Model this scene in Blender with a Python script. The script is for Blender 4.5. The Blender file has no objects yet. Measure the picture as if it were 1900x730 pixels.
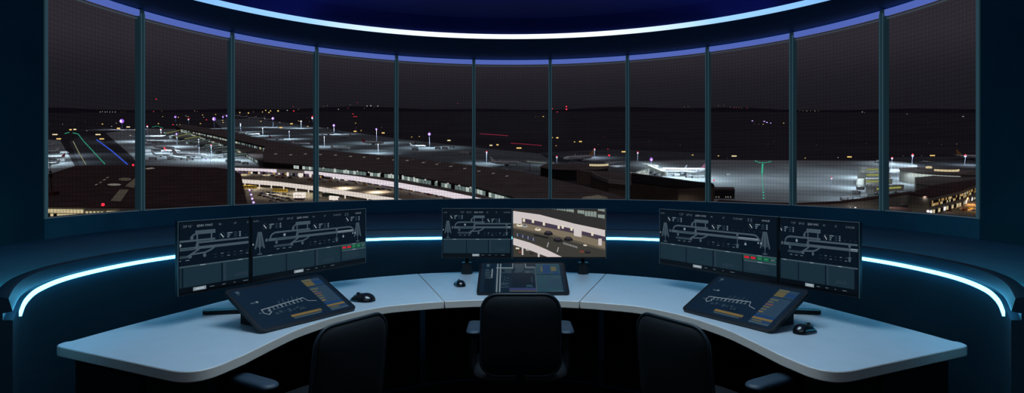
import bpy, bmesh, math, random
from mathutils import Matrix, Vector, Euler
random.seed(7)
R_ = math.radians
scn = bpy.context.scene
col = scn.collection
EYE = 1.47            # camera height
F = 1158.0            # focal length in pixels of the 1900x730 frame
CX, CY = 950.0, 320.0

# ------------------------------------------------------------------ helpers
class MB:
    """collects faces for ONE mesh object"""
    def __init__(s): s.v = []; s.f = []; s.m = []
    def add(s, verts, faces, mi=0, M=None):
        b = len(s.v)
        for p in verts:
            p = Vector(p)
            s.v.append(M @ p if M is not None else p)
        for f in faces:
            s.f.append([b + i for i in f]); s.m.append(mi)
        return s
    def box(s, c, d, mi=0, M=None):
        x, y, z = c; a, b, h = d[0] / 2, d[1] / 2, d[2] / 2
        v = [(x + i * a, y + j * b, z + k * h) for k in (-1, 1) for j in (-1, 1) for i in (-1, 1)]
        return s.add(v, [(0, 2, 3, 1), (4, 5, 7, 6), (0, 1, 5, 4), (2, 6, 7, 3), (0, 4, 6, 2), (1, 3, 7, 5)], mi, M)
    def prism(s, poly, z0, z1, mi=0, M=None, mtop=None):
        n = len(poly)
        v = [(p[0], p[1], z0) for p in poly] + [(p[0], p[1], z1) for p in poly]
        s.add(v, [(i, (i + 1) % n, n + (i + 1) % n, n + i) for i in range(n)] + [tuple(range(n - 1, -1, -1))], mi, M)
        return s.add([(p[0], p[1], z1) for p in poly], [tuple(range(n))], mi if mtop is None else mtop, M)
    def flat(s, poly, mi=0, M=None):
        return s.add(poly, [tuple(range(len(poly)))], mi, M)
    def sweep(s, path, prof, closed=False, mi=0, caps=True, M=None):
        """profile (offset sideways, up) carried along a path in the plane; path points (x,y,z)"""
        n = len(path); k = len(prof); v = []
        for i, p in enumerate(path):
            a = Vector(path[(i - 1) % n] if closed or i > 0 else path[i]); b = Vector(path[(i + 1) % n] if closed or i < n - 1 else path[i])
            t = (b - a); t.z = 0; t.normalize(); nr = Vector((-t.y, t.x, 0))
            for (o, u) in prof: v.append(Vector(p) + nr * o + Vector((0, 0, u)))
        f = []
        for i in range(n if closed else n - 1):
            j = (i + 1) % n
            for q in range(k):
                r = (q + 1) % k
                f.append((i * k + q, j * k + q, j * k + r, i * k + r))
        if caps and not closed:
            f.append(tuple(range(k))); f.append(tuple(range((n - 1) * k + k - 1, (n - 1) * k - 1, -1)))
        return s.add(v, f, mi, M)
    def tube(s, path, r, n=10, mi=0, M=None, caps=True):
        path = [Vector(p) for p in path]; rs = r if isinstance(r, (list, tuple)) else [r] * len(path)
        v = []; up = None
        for i, p in enumerate(path):
            t = (path[min(i + 1, len(path) - 1)] - path[max(i - 1, 0)]).normalized()
            if up is None: up = t.orthogonal().normalized()
            up = (up - t * up.dot(t)).normalized(); w = t.cross(up)
            for a in range(n):
                q = 2 * math.pi * a / n
                v.append(p + (up * math.cos(q) + w * math.sin(q)) * rs[i])
        f = [(i * n + a, i * n + (a + 1) % n, (i + 1) * n + (a + 1) % n, (i + 1) * n + a) for i in range(len(path) - 1) for a in range(n)]
        if caps: f += [tuple(range(n - 1, -1, -1)), tuple(range((len(path) - 1) * n, len(path) * n))]
        return s.add(v, f, mi, M)
    def cyl(s, c, r, h, n=24, mi=0, M=None):
        return s.tube([(c[0], c[1], c[2]), (c[0], c[1], c[2] + h)], r, n, mi, M)
    def ball(s, c, r, n=8, mi=0, M=None):
        rx, ry, rz = r if isinstance(r, (list, tuple)) else (r, r, r)
        v = []; h = n // 2
        for i in range(h + 1):
            a = math.pi * i / h
            for j in range(n):
                b = 2 * math.pi * j / n
                v.append((c[0] + rx * math.sin(a) * math.cos(b), c[1] + ry * math.sin(a) * math.sin(b), c[2] + rz * math.cos(a)))
        return s.add(v, [(i * n + j, (i + 1) * n + j, (i + 1) * n + (j + 1) % n, i * n + (j + 1) % n) for i in range(h) for j in range(n)], mi, M)
    def pillow(s, w, h, t, r, mi=0, M=None, bend=0.0, half=False, pw=4.0, warp=None):
        ol = rrect(w, h, r, 7); n = len(ol); ks = (0.02, .35, .6, .78, .89, .95, .985, 1.0); v = []; f = []
        for sg in (1, -1):
            for k in ks:
                for (x, y) in ol:
                    z = sg * t / 2 * (1 - k ** pw) ** .5
                    if half and sg < 0: z = 0
                    p = Vector((x * k, y * k, z + bend * (x * k / (w / 2)) ** 2))
                    v.append(warp(p) if warp else p)
        m = len(ks)
        for g in range(2):
            b = g * m * n
            for i in range(m - 1):
                for j in range(n):
                    q = (b + i * n + j, b + (i + 1) * n + j, b + (i + 1) * n + (j + 1) % n, b + i * n + (j + 1) % n)
                    f.append(q if g == 0 else q[::-1])
            cap = tuple(b + j for j in range(n)); f.append(cap if g == 0 else cap[::-1])
        return s.add(v, f, mi, M)
    def build(s, name, mats, parent=None, smooth=None, M=None, merge=0.0):
        me = bpy.data.meshes.new(name)
        me.from_pydata([tuple(p) for p in s.v], [], s.f)
        for m in (mats if isinstance(mats, (list, tuple)) else [mats]): me.materials.append(m)
        for p, i in zip(me.polygons, s.m): p.material_index = i
        if merge:
            bm = bmesh.new(); bm.from_mesh(me); bmesh.ops.remove_doubles(bm, verts=bm.verts, dist=merge)
            bmesh.ops.recalc_face_normals(bm, faces=bm.faces); bm.to_mesh(me); bm.free()
        if smooth is not None:
            me.polygons.foreach_set('use_smooth', [True] * len(me.polygons))
            me.set_sharp_from_angle(angle=R_(smooth))
        me.update()
        o = bpy.data.objects.new(name, me); col.objects.link(o)
        if parent: o.parent = parent
        if M is not None: o.matrix_world = M
        return o

def rrect(w, h, r, n=6):
    out = []
    for cx, cy, a0 in ((w / 2 - r, h / 2 - r, 0), (-w / 2 + r, h / 2 - r, 90), (-w / 2 + r, -h / 2 + r, 180), (w / 2 - r, -h / 2 + r, 270)):
        for i in range(n + 1):
            a = R_(a0 + 90 * i / n); out.append((cx + r * math.cos(a), cy + r * math.sin(a)))
    return out

def catmull(pts, k=6):
    out = []; n = len(pts)
    for i in range(n - 1):
        p0, p1, p2, p3 = (Vector(pts[max(i - 1, 0)]), Vector(pts[i]), Vector(pts[i + 1]), Vector(pts[min(i + 2, n - 1)]))
        for j in range(k):
            t = j / k
            out.append(0.5 * ((2 * p1) + (p2 - p0) * t + (2 * p0 - 5 * p1 + 4 * p2 - p3) * t * t + (3 * p1 - p0 - 3 * p2 + p3) * t ** 3))
    out.append(Vector(pts[-1])); return out

def fillet(a, b, c, r, n=6):
    """rounded corner at b between a and c"""
    a, b, c = Vector(a), Vector(b), Vector(c)
    u = (a - b).normalized(); w = (c - b).normalized(); p0 = b + u * r; p2 = b + w * r
    return [(1 - t) ** 2 * p0 + 2 * t * (1 - t) * b + t * t * p2 for t in [i / n for i in range(n + 1)]]

def tag(o, label=None, cat=None, group=None, kind=None):
    if label: o['label'] = label
    if cat: o['category'] = cat
    if group: o['group'] = group
    if kind: o['kind'] = kind
    return o
def empty(name, M=None):
    o = bpy.data.objects.new(name, None); col.objects.link(o); o.empty_display_size = .1
    if M is not None: o.matrix_world = M
    return o
def copy_tree(o, parent=None):
    c = o.copy(); col.objects.link(c)
    if parent is not None: c.parent = parent
    for ch in list(o.children): copy_tree(ch, c)
    return c
def bevel(o, w, seg=3, ang=40):
    m = o.modifiers.new('edge', 'BEVEL'); m.width = w; m.segments = seg; m.limit_method = 'ANGLE'; m.angle_limit = R_(ang); m.harden_normals = False
    return o

def lin(c): return tuple(((x / 255) / 12.92 if x / 255 <= .04045 else ((x / 255 + .055) / 1.055) ** 2.4) for x in c) + (1.0,)
MATS = {}
def mat(name, rgb, rough=.5, metal=0.0, spec=.5, emit=None, es=0.0, noise=0.0, nscale=8.0, bump=0.0, coat=0.0):
    if name in MATS: return MATS[name]
    m = bpy.data.materials.new(name); m.use_nodes = True; nt = m.node_tree; b = nt.nodes['Principled BSDF']
    c = lin(rgb); b.inputs['Base Color'].default_value = c; b.inputs['Roughness'].default_value = rough
    b.inputs['Metallic'].default_value = metal; b.inputs['Specular IOR Level'].default_value = spec
    b.inputs['Coat Weight'].default_value = coat
    if emit: b.inputs['Emission Color'].default_value = lin(emit); b.inputs['Emission Strength'].default_value = es
    if noise or bump:
        tc = nt.nodes.new('ShaderNodeTexCoord'); nz = nt.nodes.new('ShaderNodeTexNoise'); nz.inputs['Scale'].default_value = nscale; nz.inputs['Detail'].default_value = 4
        nt.links.new(tc.outputs['Object'], nz.inputs['Vector'])
        if noise:
            rp = nt.nodes.new('ShaderNodeValToRGB'); lo = tuple(x * (1 - noise) for x in c[:3]) + (1,); hi = tuple(min(1, x * (1 + noise)) for x in c[:3]) + (1,)
            rp.color_ramp.elements[0].color = lo; rp.color_ramp.elements[1].color = hi; rp.color_ramp.elements[0].position = .3; rp.color_ramp.elements[1].position = .7
            nt.links.new(nz.outputs['Fac'], rp.inputs['Fac']); nt.links.new(rp.outputs['Color'], b.inputs['Base Color'])
        if bump:
            bp = nt.nodes.new('ShaderNodeBump'); bp.inputs['Strength'].default_value = bump; bp.inputs['Distance'].default_value = .002
            nt.links.new(nz.outputs['Fac'], bp.inputs['Height']); nt.links.new(bp.outputs['Normal'], b.inputs['Normal'])
    MATS[name] = m; return m
def glow(name, rgb, s=1.0):
    """self-lit surface: black body, emission colour = the colour seen"""
    return mat(name, (4, 4, 5), .5, 0, .2, emit=rgb, es=s)
def raw_glow(name, rgb):
    m = mat(name, (4, 4, 5), .5, 0, .2, emit=(255, 255, 255), es=1.0)
    m.node_tree.nodes['Principled BSDF'].inputs['Emission Color'].default_value = (*rgb, 1); return m

# ------------------------------------------------------------------ camera and world
cam = bpy.data.cameras.new('camera'); co = bpy.data.objects.new('camera', cam); col.objects.link(co)
co.location = (0, 0, EYE); co.rotation_euler = (R_(90), 0, 0)
cam.sensor_width = 36; cam.lens = 36 * F / 1900; cam.shift_y = -(365 - CY) / 1900; cam.clip_start = .05; cam.clip_end = 20000
scn.camera = co
scn.view_settings.view_transform = 'Standard'; scn.view_settings.look = 'None'
scn.cycles.use_denoising = True
scn.cycles.max_bounces = 6; scn.cycles.diffuse_bounces = 3; scn.cycles.transparent_max_bounces = 8
scn.cycles.sample_clamp_indirect = 4
w = bpy.data.worlds.new('night sky'); scn.world = w; w.use_nodes = True; nt = w.node_tree
tc = nt.nodes.new('ShaderNodeTexCoord'); sp = nt.nodes.new('ShaderNodeSeparateXYZ'); rp = nt.nodes.new('ShaderNodeValToRGB')
nt.links.new(tc.outputs['Generated'], sp.inputs[0]); nt.links.new(sp.outputs['Z'], rp.inputs['Fac'])
e = rp.color_ramp.elements; e[0].position = .10; e[0].color = lin((30, 29, 34)); e[1].position = .185; e[1].color = lin((50, 46, 53))
x = e.new(.135); x.color = lin((35, 34, 39))
nt.links.new(rp.outputs['Color'], nt.nodes['Background'].inputs['Color']); nt.nodes['Background'].inputs['Strength'].default_value = 1.0

# ------------------------------------------------------------------ room shell
RW = 3.2; WC = (0.0, 4.272); NP = 11; DTH = math.pi / NP
Z_SILL, Z_TOP, Z_CEIL = EYE - .1001 * RW, EYE + .4201 * RW, EYE + .4201 * RW + .012
def wp(th, r=RW): return Vector((WC[0] + r * math.sin(th), WC[1] + r * math.cos(th), 0))
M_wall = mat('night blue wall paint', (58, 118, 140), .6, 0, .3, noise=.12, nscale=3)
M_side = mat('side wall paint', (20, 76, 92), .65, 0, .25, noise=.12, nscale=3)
M_ceil = mat('soffit paint', (40, 78, 120), .6, 0, .3, noise=.08, nscale=3)
M_dome = mat('navy dome paint', (36, 42, 110), .8, 0, .1, noise=.08, nscale=2)
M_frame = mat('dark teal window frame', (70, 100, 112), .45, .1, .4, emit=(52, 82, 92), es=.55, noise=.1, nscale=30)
M_console = mat('dark console laminate', (14, 45, 60), .45, 0, .35, noise=.1, nscale=5)
M_floor = mat('dark carpet floor', (10, 14, 20), .9, 0, .1, noise=.3, nscale=60)

def structure(o): o['kind'] = 'structure'; return o
floor = MB(); floor.box((0, 3, -.05), (6.8, 9.6, .1)); structure(floor.build('floor', M_floor))
arc = [wp(-math.pi / 2 + math.pi * i / 66) for i in range(67)]
m = MB(); m.sweep([(*p.xy, 0) for p in arc], [(0, 0), (.16, 0), (.16, Z_SILL), (0, Z_SILL)]); structure(m.build('wall_back', M_wall, smooth=30))
m = MB(); m.sweep([(*p.xy, 0) for p in arc], [(0.02, Z_TOP), (.16, Z_TOP), (.16, Z_CEIL + .25), (0.02, Z_CEIL + .25)]); structure(m.build('wall_header', M_wall, smooth=30))
for sx, nm in ((-1, 'wall_left'), (1, 'wall_right')):
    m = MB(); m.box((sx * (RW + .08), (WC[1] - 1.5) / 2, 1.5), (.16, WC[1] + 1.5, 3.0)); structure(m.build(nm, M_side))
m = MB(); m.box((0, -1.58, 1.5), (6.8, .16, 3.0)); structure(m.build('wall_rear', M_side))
# flat soffit with a round recess, and the recess dome
RC, RR = Vector((0, 3.42)), 2.88
m = MB(); n = 96
inner = [(RC.x + RR * math.sin(2 * math.pi * i / n), RC.y + RR * math.cos(2 * math.pi * i / n), Z_CEIL) for i in range(n)]
outer = []
for i in range(n):
    a = 2 * math.pi * i / n; d = Vector((math.sin(a), math.cos(a)))
    t = 1.0; p = RC.copy()
    while True:      # walk out to the shell
        q = RC + d * t
        inside = abs(q.x) < RW + .04 and q.y > -1.54 and (q.y < WC[1] or (q - Vector(WC)).length < RW + .04)
        if not inside: break
        t += .02
    outer.append((q.x, q.y, Z_CEIL))
m.add(inner + outer, [(i, (i + 1) % n, n + (i + 1) % n, n + i) for i in range(n)])
structure(m.build('ceiling', M_ceil, merge=1e-5))
m = MB(); H2 = .20
up = [(p[0], p[1], Z_CEIL + H2) for p in inner]; mid = [(RC.x + (p[0] - RC.x) * .97, RC.y + (p[1] - RC.y) * .97, Z_CEIL + H2 + .03) for p in inner]
m.add(inner + up, [(i, n + i, n + (i + 1) % n, (i + 1) % n) for i in range(n)])
m.add(up + mid, [(i, n + i, n + (i + 1) % n, (i + 1) % n) for i in range(n)]); m.flat(mid)
structure(m.build('ceiling_recess', M_dome, smooth=40, merge=1e-5))
# ring light
m_ring = bpy.data.materials.new('white ring light'); m_ring.use_nodes = True; nt = m_ring.node_tree
tc = nt.nodes.new('ShaderNodeTexCoord'); sp = nt.nodes.new('ShaderNodeSeparateXYZ'); mr = nt.nodes.new('ShaderNodeMapRange'); cr = nt.nodes.new('ShaderNodeValToRGB')
nt.links.new(tc.outputs['Object'], sp.inputs[0]); nt.links.new(sp.outputs['Y'], mr.inputs['Value'])
mr.inputs['From Min'].default_value = 1.2; mr.inputs['From Max'].default_value = RR
nt.links.new(mr.outputs['Result'], cr.inputs['Fac'])
cr.color_ramp.elements[0].color = lin((110, 165, 225)); cr.color_ramp.elements[1].color = lin((240, 250, 255)); cr.color_ramp.elements[1].position = .95
x = cr.color_ramp.elements.new(.6); x.color = lin((150, 200, 240))
b = nt.nodes['Principled BSDF']; b.inputs['Base Color'].default_value = (.02, .02, .02, 1); nt.links.new(cr.outputs['Color'], b.inputs['Emission Color']); b.inputs['Emission Strength'].default_value = 1.25
m = MB(); path = [(RR * math.sin(2 * math.pi * i / 128), RR * math.cos(2 * math.pi * i / 128), 0) for i in range(128)]
m.sweep(path, [(-.001, -.010), (-.016, -.010), (-.016, .034), (-.001, .034)], closed=True)
o = m.build('ceiling_light_ring', m_ring, smooth=40, M=Matrix.Translation((RC.x, RC.y, Z_CEIL)))
tag(o, 'white glowing light line curving round the navy ceiling recess', 'ceiling light')

# windows: eleven tinted panes between mullions
mg = bpy.data.materials.new('tinted mesh film glass'); mg.use_nodes = True; nt = mg.node_tree; nt.nodes.clear()
out = nt.nodes.new('ShaderNodeOutputMaterial'); tr = nt.nodes.new('ShaderNodeBsdfTransparent'); gl = nt.nodes.new('ShaderNodeBsdfGlossy'); mx = nt.nodes.new('ShaderNodeMixShader')
gl.inputs['Roughness'].default_value = .08; gl.inputs['Color'].default_value = (.5, .6, .7, 1); mx.inputs[0].default_value = .002
uv = nt.nodes.new('ShaderNodeUVMap'); uv.uv_map = 'film'; br = nt.nodes.new('ShaderNodeTexBrick')
br.offset = 0; br.inputs['Scale'].default_value = 1; br.inputs['Brick Width'].default_value = .034; br.inputs['Row Height'].default_value = .034
br.inputs['Mortar Size'].default_value = .006; br.inputs['Mortar Smooth'].default_value = .6; br.inputs['Bias'].default_value = 0
br.inputs['Color1'].default_value = (.93, .91, .94, 1); br.inputs['Color2'].default_value = (.90, .88, .92, 1); br.inputs['Mortar'].default_value = (.72, .72, .76, 1)
nt.links.new(uv.outputs[0], br.inputs['Vector']); nt.links.new(br.outputs['Color'], tr.inputs['Color'])
nt.links.new(tr.outputs[0], mx.inputs[1]); nt.links.new(gl.outputs[0], mx.inputs[2]); nt.links.new(mx.outputs[0], out.inputs['Surface'])
M_head = mat('blue self-glowing header strip', (90, 110, 190), .5, 0, .3, emit=(84, 104, 182), es=.9)  # brightness put into the strip by emission, it is no lamp
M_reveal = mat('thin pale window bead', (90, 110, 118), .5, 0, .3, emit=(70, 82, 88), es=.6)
SH = .05
for k in range(NP):
    t0 = -math.pi / 2 + k * DTH; t1 = t0 + DTH; seg = 8; pts = [wp(t0 + (t1 - t0) * i / seg, RW + .05) for i in range(seg + 1)]
    me = bpy.data.meshes.new('window_%d' % (k + 1)); vs = []; fs = []; us = []
    for i, p in enumerate(pts):
        for z in (Z_SILL, Z_TOP): vs.append((p.x, p.y, z)); us.append(((t0 + (t1 - t0) * i / seg) * RW + 6, z))
    for i in range(seg): fs.append((2 * i, 2 * i + 2, 2 * i + 3, 2 * i + 1))
    me.from_pydata(vs, [], fs); ul = me.uv_layers.new(name='film')
    for l in me.loops: ul.data[l.index].uv = us[l.vertex_index]
    me.materials.append(mg); pane = bpy.data.objects.new('window_%d' % (k + 1), me); col.objects.link(pane); structure(pane)
    me.polygons.foreach_set('use_smooth', [True] * len(me.polygons))
    # blue header strip, dark gap and pale beads are parts of this window
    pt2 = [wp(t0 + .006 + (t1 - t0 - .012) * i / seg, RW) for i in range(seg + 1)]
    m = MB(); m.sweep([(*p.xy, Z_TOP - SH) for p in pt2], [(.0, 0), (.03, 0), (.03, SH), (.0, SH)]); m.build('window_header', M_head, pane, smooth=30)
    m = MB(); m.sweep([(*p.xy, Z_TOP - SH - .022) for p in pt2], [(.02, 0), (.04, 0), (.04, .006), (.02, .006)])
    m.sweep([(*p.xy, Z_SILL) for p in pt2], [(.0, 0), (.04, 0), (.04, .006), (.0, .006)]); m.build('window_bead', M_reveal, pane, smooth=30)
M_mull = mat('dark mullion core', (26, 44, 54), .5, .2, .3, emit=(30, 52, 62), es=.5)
for k in range(NP + 1):
    th = -math.pi / 2 + k * DTH; c = wp(th, RW + .02)
    Mx = Matrix.Translation((c.x, c.y, 0)) @ Matrix.Rotation(-th, 4, 'Z')
    wd = .036 if k not in (0, NP) else .02
    m = MB(); m.box((0, 0, (Z_SILL + Z_TOP) / 2), (wd, .06, Z_TOP - Z_SILL), 0)
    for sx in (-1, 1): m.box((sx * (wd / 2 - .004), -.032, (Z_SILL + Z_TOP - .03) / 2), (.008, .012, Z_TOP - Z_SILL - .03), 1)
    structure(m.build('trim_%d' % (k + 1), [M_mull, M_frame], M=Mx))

# ------------------------------------------------------------------ console wall with cyan light line
half = [(0, 4.95), (-.6, 4.92), (-1.09, 4.82), (-1.6, 4.5), (-1.92, 4.12), (-2.10, 3.8), (-2.19, 3.47), (-2.20, 3.09), (-2.12, 2.78), (-1.985, 2.52), (-1.80, 2.25)]
hs = catmull([(p[0], p[1], 0) for p in half], 7)
cpath = [Vector((-p.x, p.y, 0)) for p in reversed(hs)][:-1] + hs          # right end -> centre -> left end
ZL = .95
# inside is to the left of travel when going right->back->left : offset + = inward
m = MB(); m.sweep(cpath, [(0, 0), (0, ZL - .014), (-.028, ZL - .010), (-.028, ZL + .014), (0, ZL + .018), (-.012, ZL + .066), (-.03, ZL + .072), (-.06, ZL + .066), (-.06, 0)])
structure(m.build('wall_console', M_console, smooth=35))
M_led = raw_glow('cyan light line', (.85, 5.0, 8.5))
m = MB(); m.sweep(cpath[1:-1], [(.016, ZL - .008), (.024, ZL - .008), (.024, ZL + .011), (.016, ZL + .011)])
tag(m.build('light_line', M_led, smooth=35), 'cyan glowing light line running round the curved console wall behind the desks', 'light strip')
# raised ledge between console wall and window wall
m = MB(); lp = cpath[::2]; n = len(lp); NB = []
ledge_in = []; ledge_out = []
for i, p in enumerate(lp):
    a = lp[max(i - 1, 0)]; b2 = lp[min(i + 1, n - 1)]; t = (b2 - a).normalized(); nr = Vector((-t.y, t.x, 0))
    q = p - nr * .060
    ledge_in.append((q.x, q.y, ZL + .033))
    fr = i / (n - 1); ang = math.pi / 2 * (1 - 2 * fr) * 1.45
    if abs(ang) <= math.pi / 2: o_ = wp(ang, RW - .001)
    else: o_ = Vector((math.copysign(RW - .001, ang), WC[1] - (abs(ang) - math.pi / 2) * 3.2, 0))
    ledge_out.append((o_.x, o_.y, ZL + .06))
m.add(ledge_in + ledge_out, [(i, n + i, n + i + 1, i + 1) for i in range(n - 1)])
structure(m.build('wall_ledge', M_wall, smooth=50, merge=1e-5))
# hidden emitter added behind the rim to wash the ledge with light
M_wash = raw_glow('added blue wash emitter', (.2, 5.6, 6.6))
m = MB(); m.sweep(cpath[11:-11], [(-.070, ZL + .038), (-.061, ZL + .038), (-.061, ZL + .054), (-.070, ZL + .054)])
o = m.build('added_wash_emitter', M_wash, smooth=35); tag(o, 'added hidden blue emitter behind the console wall rim, washing the ledge', 'light strip')

# ------------------------------------------------------------------ desks
M_desk = mat('pale grey desk laminate', (176, 188, 200), .38, 0, .5, noise=.03, nscale=14)
M_edge = mat('grey desk edge band', (205, 196, 188), .5, 0, .4)
M_under = mat('near black desk panel', (8, 12, 16), .6, 0, .2, noise=.15, nscale=6)
M_blk = mat('black plastic', (10, 14, 18), .42, 0, .45)
M_blk2 = mat('satin black metal', (14, 18, 22), .35, .6, .5)
ZD, TD = .75, .042
outer_c = catmull([(-.665, 4.425, 0), (-1.0, 4.24, 0), (-1.33, 3.96, 0), (-1.56, 3.62, 0), (-1.71, 3.22, 0), (-1.82, 2.88, 0), (-1.88, 2.66, 0)], 6)
inner_c = catmull([(-1.055, 2.47, 0), (-1.02, 2.68, 0), (-.975, 2.88, 0), (-.86, 3.14, 0), (-.69, 3.34, 0), (-.50, 3.435, 0), (-.376, 3.478, 0)], 6)
tipO = fillet((-1.86, 2.75), (-1.915, 2.595), (-1.60, 2.445), .06, 5)
tipI = fillet((-1.45, 2.375), (-1.125, 2.205), (-1.055, 2.47), .15, 8)
left_poly = [(p.x, p.y) for p in outer_c] + [(p.x, p.y) for p in tipO] + [(p.x, p.y) for p in tipI] + [(p.x, p.y) for p in inner_c]
cen_out = catmull([(.665, 4.425, 0), (.35, 4.51, 0), (0, 4.535, 0), (-.35, 4.51, 0), (-.665, 4.425, 0)], 5)
cen_in = catmull([(-.376, 3.478, 0), (-.2, 3.515, 0), (0, 3.528, 0), (.2, 3.515, 0), (.376, 3.478, 0)], 5)
gap = .0022
cen_poly = [(p.x, p.y) for p in cen_out] + [(p.x, p.y) for p in cen_in]
def shrink(poly, seam_pts, d):   # draw the seam edge back by d
    return [(p[0] + d[0], p[1] + d[1]) if any(abs(p[0] - s[0]) < 1e-6 and abs(p[1] - s[1]) < 1e-6 for s in seam_pts) else p for p in poly]
left_poly = shrink(left_poly, [(-.665, 4.425), (-.376, 3.478)], (-gap, -.0007))
cen_poly = shrink(shrink(cen_poly, [(-.665, 4.425), (-.376, 3.478)], (gap, .0007)), [(.665, 4.425), (.376, 3.478)], (-gap, .0007))
def desk(name, poly, label, ped, panel_path):
    if sum(poly[i][0] * poly[(i + 1) % len(poly)][1] - poly[(i + 1) % len(poly)][0] * poly[i][1] for i in range(len(poly))) < 0: poly = poly[::-1]
    m = MB(); m.prism(poly, ZD - TD, ZD, 1, mtop=0)
    top = m.build(name, [M_desk, M_edge], smooth=35, merge=1e-6); bevel(top, .004, 2, 50)
    tag(top, label, 'desk', 'sections of the curved control desk')
    mp = MB(); mp.sweep([(p[0], p[1], 0) for p in panel_path], [(-.01, .02), (.01, .02), (.01, ZD - TD), (-.01, ZD - TD)]); mp.build('modesty_panel', M_under, top, smooth=30)
    for (x, y, a, wx, wy) in ped:
        mm = MB(); Mx = Matrix.Translation((x, y, 0)) @ Matrix.Rotation(R_(a), 4, 'Z')
        mm.box((0, 0, (ZD - TD) / 2), (wx, wy, ZD - TD), 0, Mx); o = mm.build('pedestal', M_under, top); bevel(o, .004, 2)
        m3 = MB()
        for z in (.18, .42, .63): m3.box((0, -wy / 2 - .004, z), (wx - .03, .006, .19), 0, Mx)
        m3.build('drawer_front', M_blk, o)
    return top
lpan = [(p.x + .12 * (1 if p.x < 0 else -1), p.y - .12, 0) for p in outer_c[2:-3:3]]
DL = desk('desk_section', left_poly, 'long pale grey desk section with rounded free end, under the left pair of screens', [(-1.52, 2.62, 66, .36, .40)], lpan)
DR = desk('desk_section', [(-p[0], p[1]) for p in left_poly], 'long pale grey desk section with rounded free end, under the right pair of screens', [(1.52, 2.62, -66, .36, .40)], [(-p[0], p[1], 0) for p in lpan])
DC = desk('desk_section', cen_poly, 'short wedge-shaped middle desk section between two thin seams, carrying the video screen', [], [(p.x * .9, p.y - .12, 0) for p in cen_out])
# a black cable tray closes the gap between desk and console wall
# ------------------------------------------------------------------ screen artwork
def scol(n, rgb, k=1.0): return glow('screen ' + n, rgb, k)
S = {k: scol(k, v) for k, v in dict(bg=(3, 14, 26), panel=(22, 42, 53), bar=(58, 76, 86), line=(62, 77, 87), soft=(42, 57, 66), bright=(122, 136, 146), white=(165, 176, 182),
     red=(190, 24, 46), green=(20, 112, 66), black=(3, 8, 15), yellow=(150, 122, 52), blue=(26, 70, 140), steel=(52, 78, 100), dim=(34, 50, 62), text=(92, 108, 118)).items()}
SK = list(S)
def text_polys(txt, size):
    cu = bpy.data.curves.new('lettering', 'FONT'); cu.body = txt; cu.size = size; cu.resolution_u = 1
    o = bpy.data.objects.new('lettering', cu); col.objects.link(o); bpy.context.view_layer.update()
    me = o.evaluated_get(bpy.context.evaluated_depsgraph_get()).to_mesh()
    out = [[(me.vertices[i].co.x, me.vertices[i].co.y) for i in p.vertices] for p in me.polygons]
    o.to_mesh_clear(); bpy.data.objects.remove(o); bpy.data.curves.remove(cu)
    return out
class Art:
    """flat drawing: list of (layer, colour, polygon) in metres"""
    def __init__(s): s.p = []
    def poly(s, pts, c, l=1): s.p.append((l, c, [tuple(q) for q in pts]))
    def rect(s, x0, y0, x1, y1, c, l=1): s.poly([(x0, y0), (x1, y0), (x1, y1), (x0, y1)], c, l)
    def line(s, pts, w, c, l=2):
        for a, b in zip(pts, pts[1:]):
            d = Vector(b) - Vector(a); d = Vector((d[0], d[1]))
            if d.length < 1e-9: continue
            n = Vector((-d.y, d.x)).normalized() * w / 2; e_ = d.normalized() * w * .3; a_ = Vector(a) - e_; b_ = Vector(b) + e_
            s.poly([a_ - n, b_ - n, b_ + n, a_ + n], c, l)
    def disc(s, x, y, r, c, l=2, n=12, ry=None): s.poly([(x + r * math.cos(2 * math.pi * i / n), y + (ry or r) * math.sin(2 * math.pi * i / n)) for i in range(n)], c, l)
    def text(s, t, x, y, size, c, l=3):
        for pl in text_polys(t, size): s.poly([(x + a, y + b) for a, b in pl], c, l)
def clipx(poly, x0, x1):
    for (lim, sg) in ((x0, 1), (x1, -1)):
        o = []; n = len(poly)
        for i in range(n):
            a, b = poly[i], poly[(i + 1) % n]; ia, ib = (a[0] - lim) * sg >= 0, (b[0] - lim) * sg >= 0
            if ia: o.append(a)
            if ia != ib:
                t = (lim - a[0]) / (b[0] - a[0]); o.append((lim, a[1] + t * (b[1] - a[1])))
        poly = o
        if len(poly) < 3: return []
    return poly
def screen_mesh(art, W, H, M, parent, name='screen', u0=0.0, sx=1.0, keys=SK, mats=S, base='bg', step=.0003):
    """screen face in the local x (right), z (up) plane facing -y"""
    m = MB(); m.flat([(0, 0, 0), (W, 0, 0), (W, 0, H), (0, 0, H)], keys.index(base), M)
    for (l, c, pl) in art.p:
        q = clipx([((x - u0) * sx, y) for x, y in pl], 0, W)
        q = [(x, min(max(y, 0), H)) for x, y in q]
        if len(q) < 3: continue
        ar = sum(q[i][0] * q[(i + 1) % len(q)][1] - q[(i + 1) % len(q)][0] * q[i][1] for i in range(len(q)))
        if abs(ar) < 1e-9: continue
        if ar < 0: q = q[::-1]
        m.add([(x, -step * l, z) for x, z in q], [tuple(range(len(q)))], keys.index(c), M)
    return m.build(name, [mats[k] for k in keys], parent)

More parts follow.
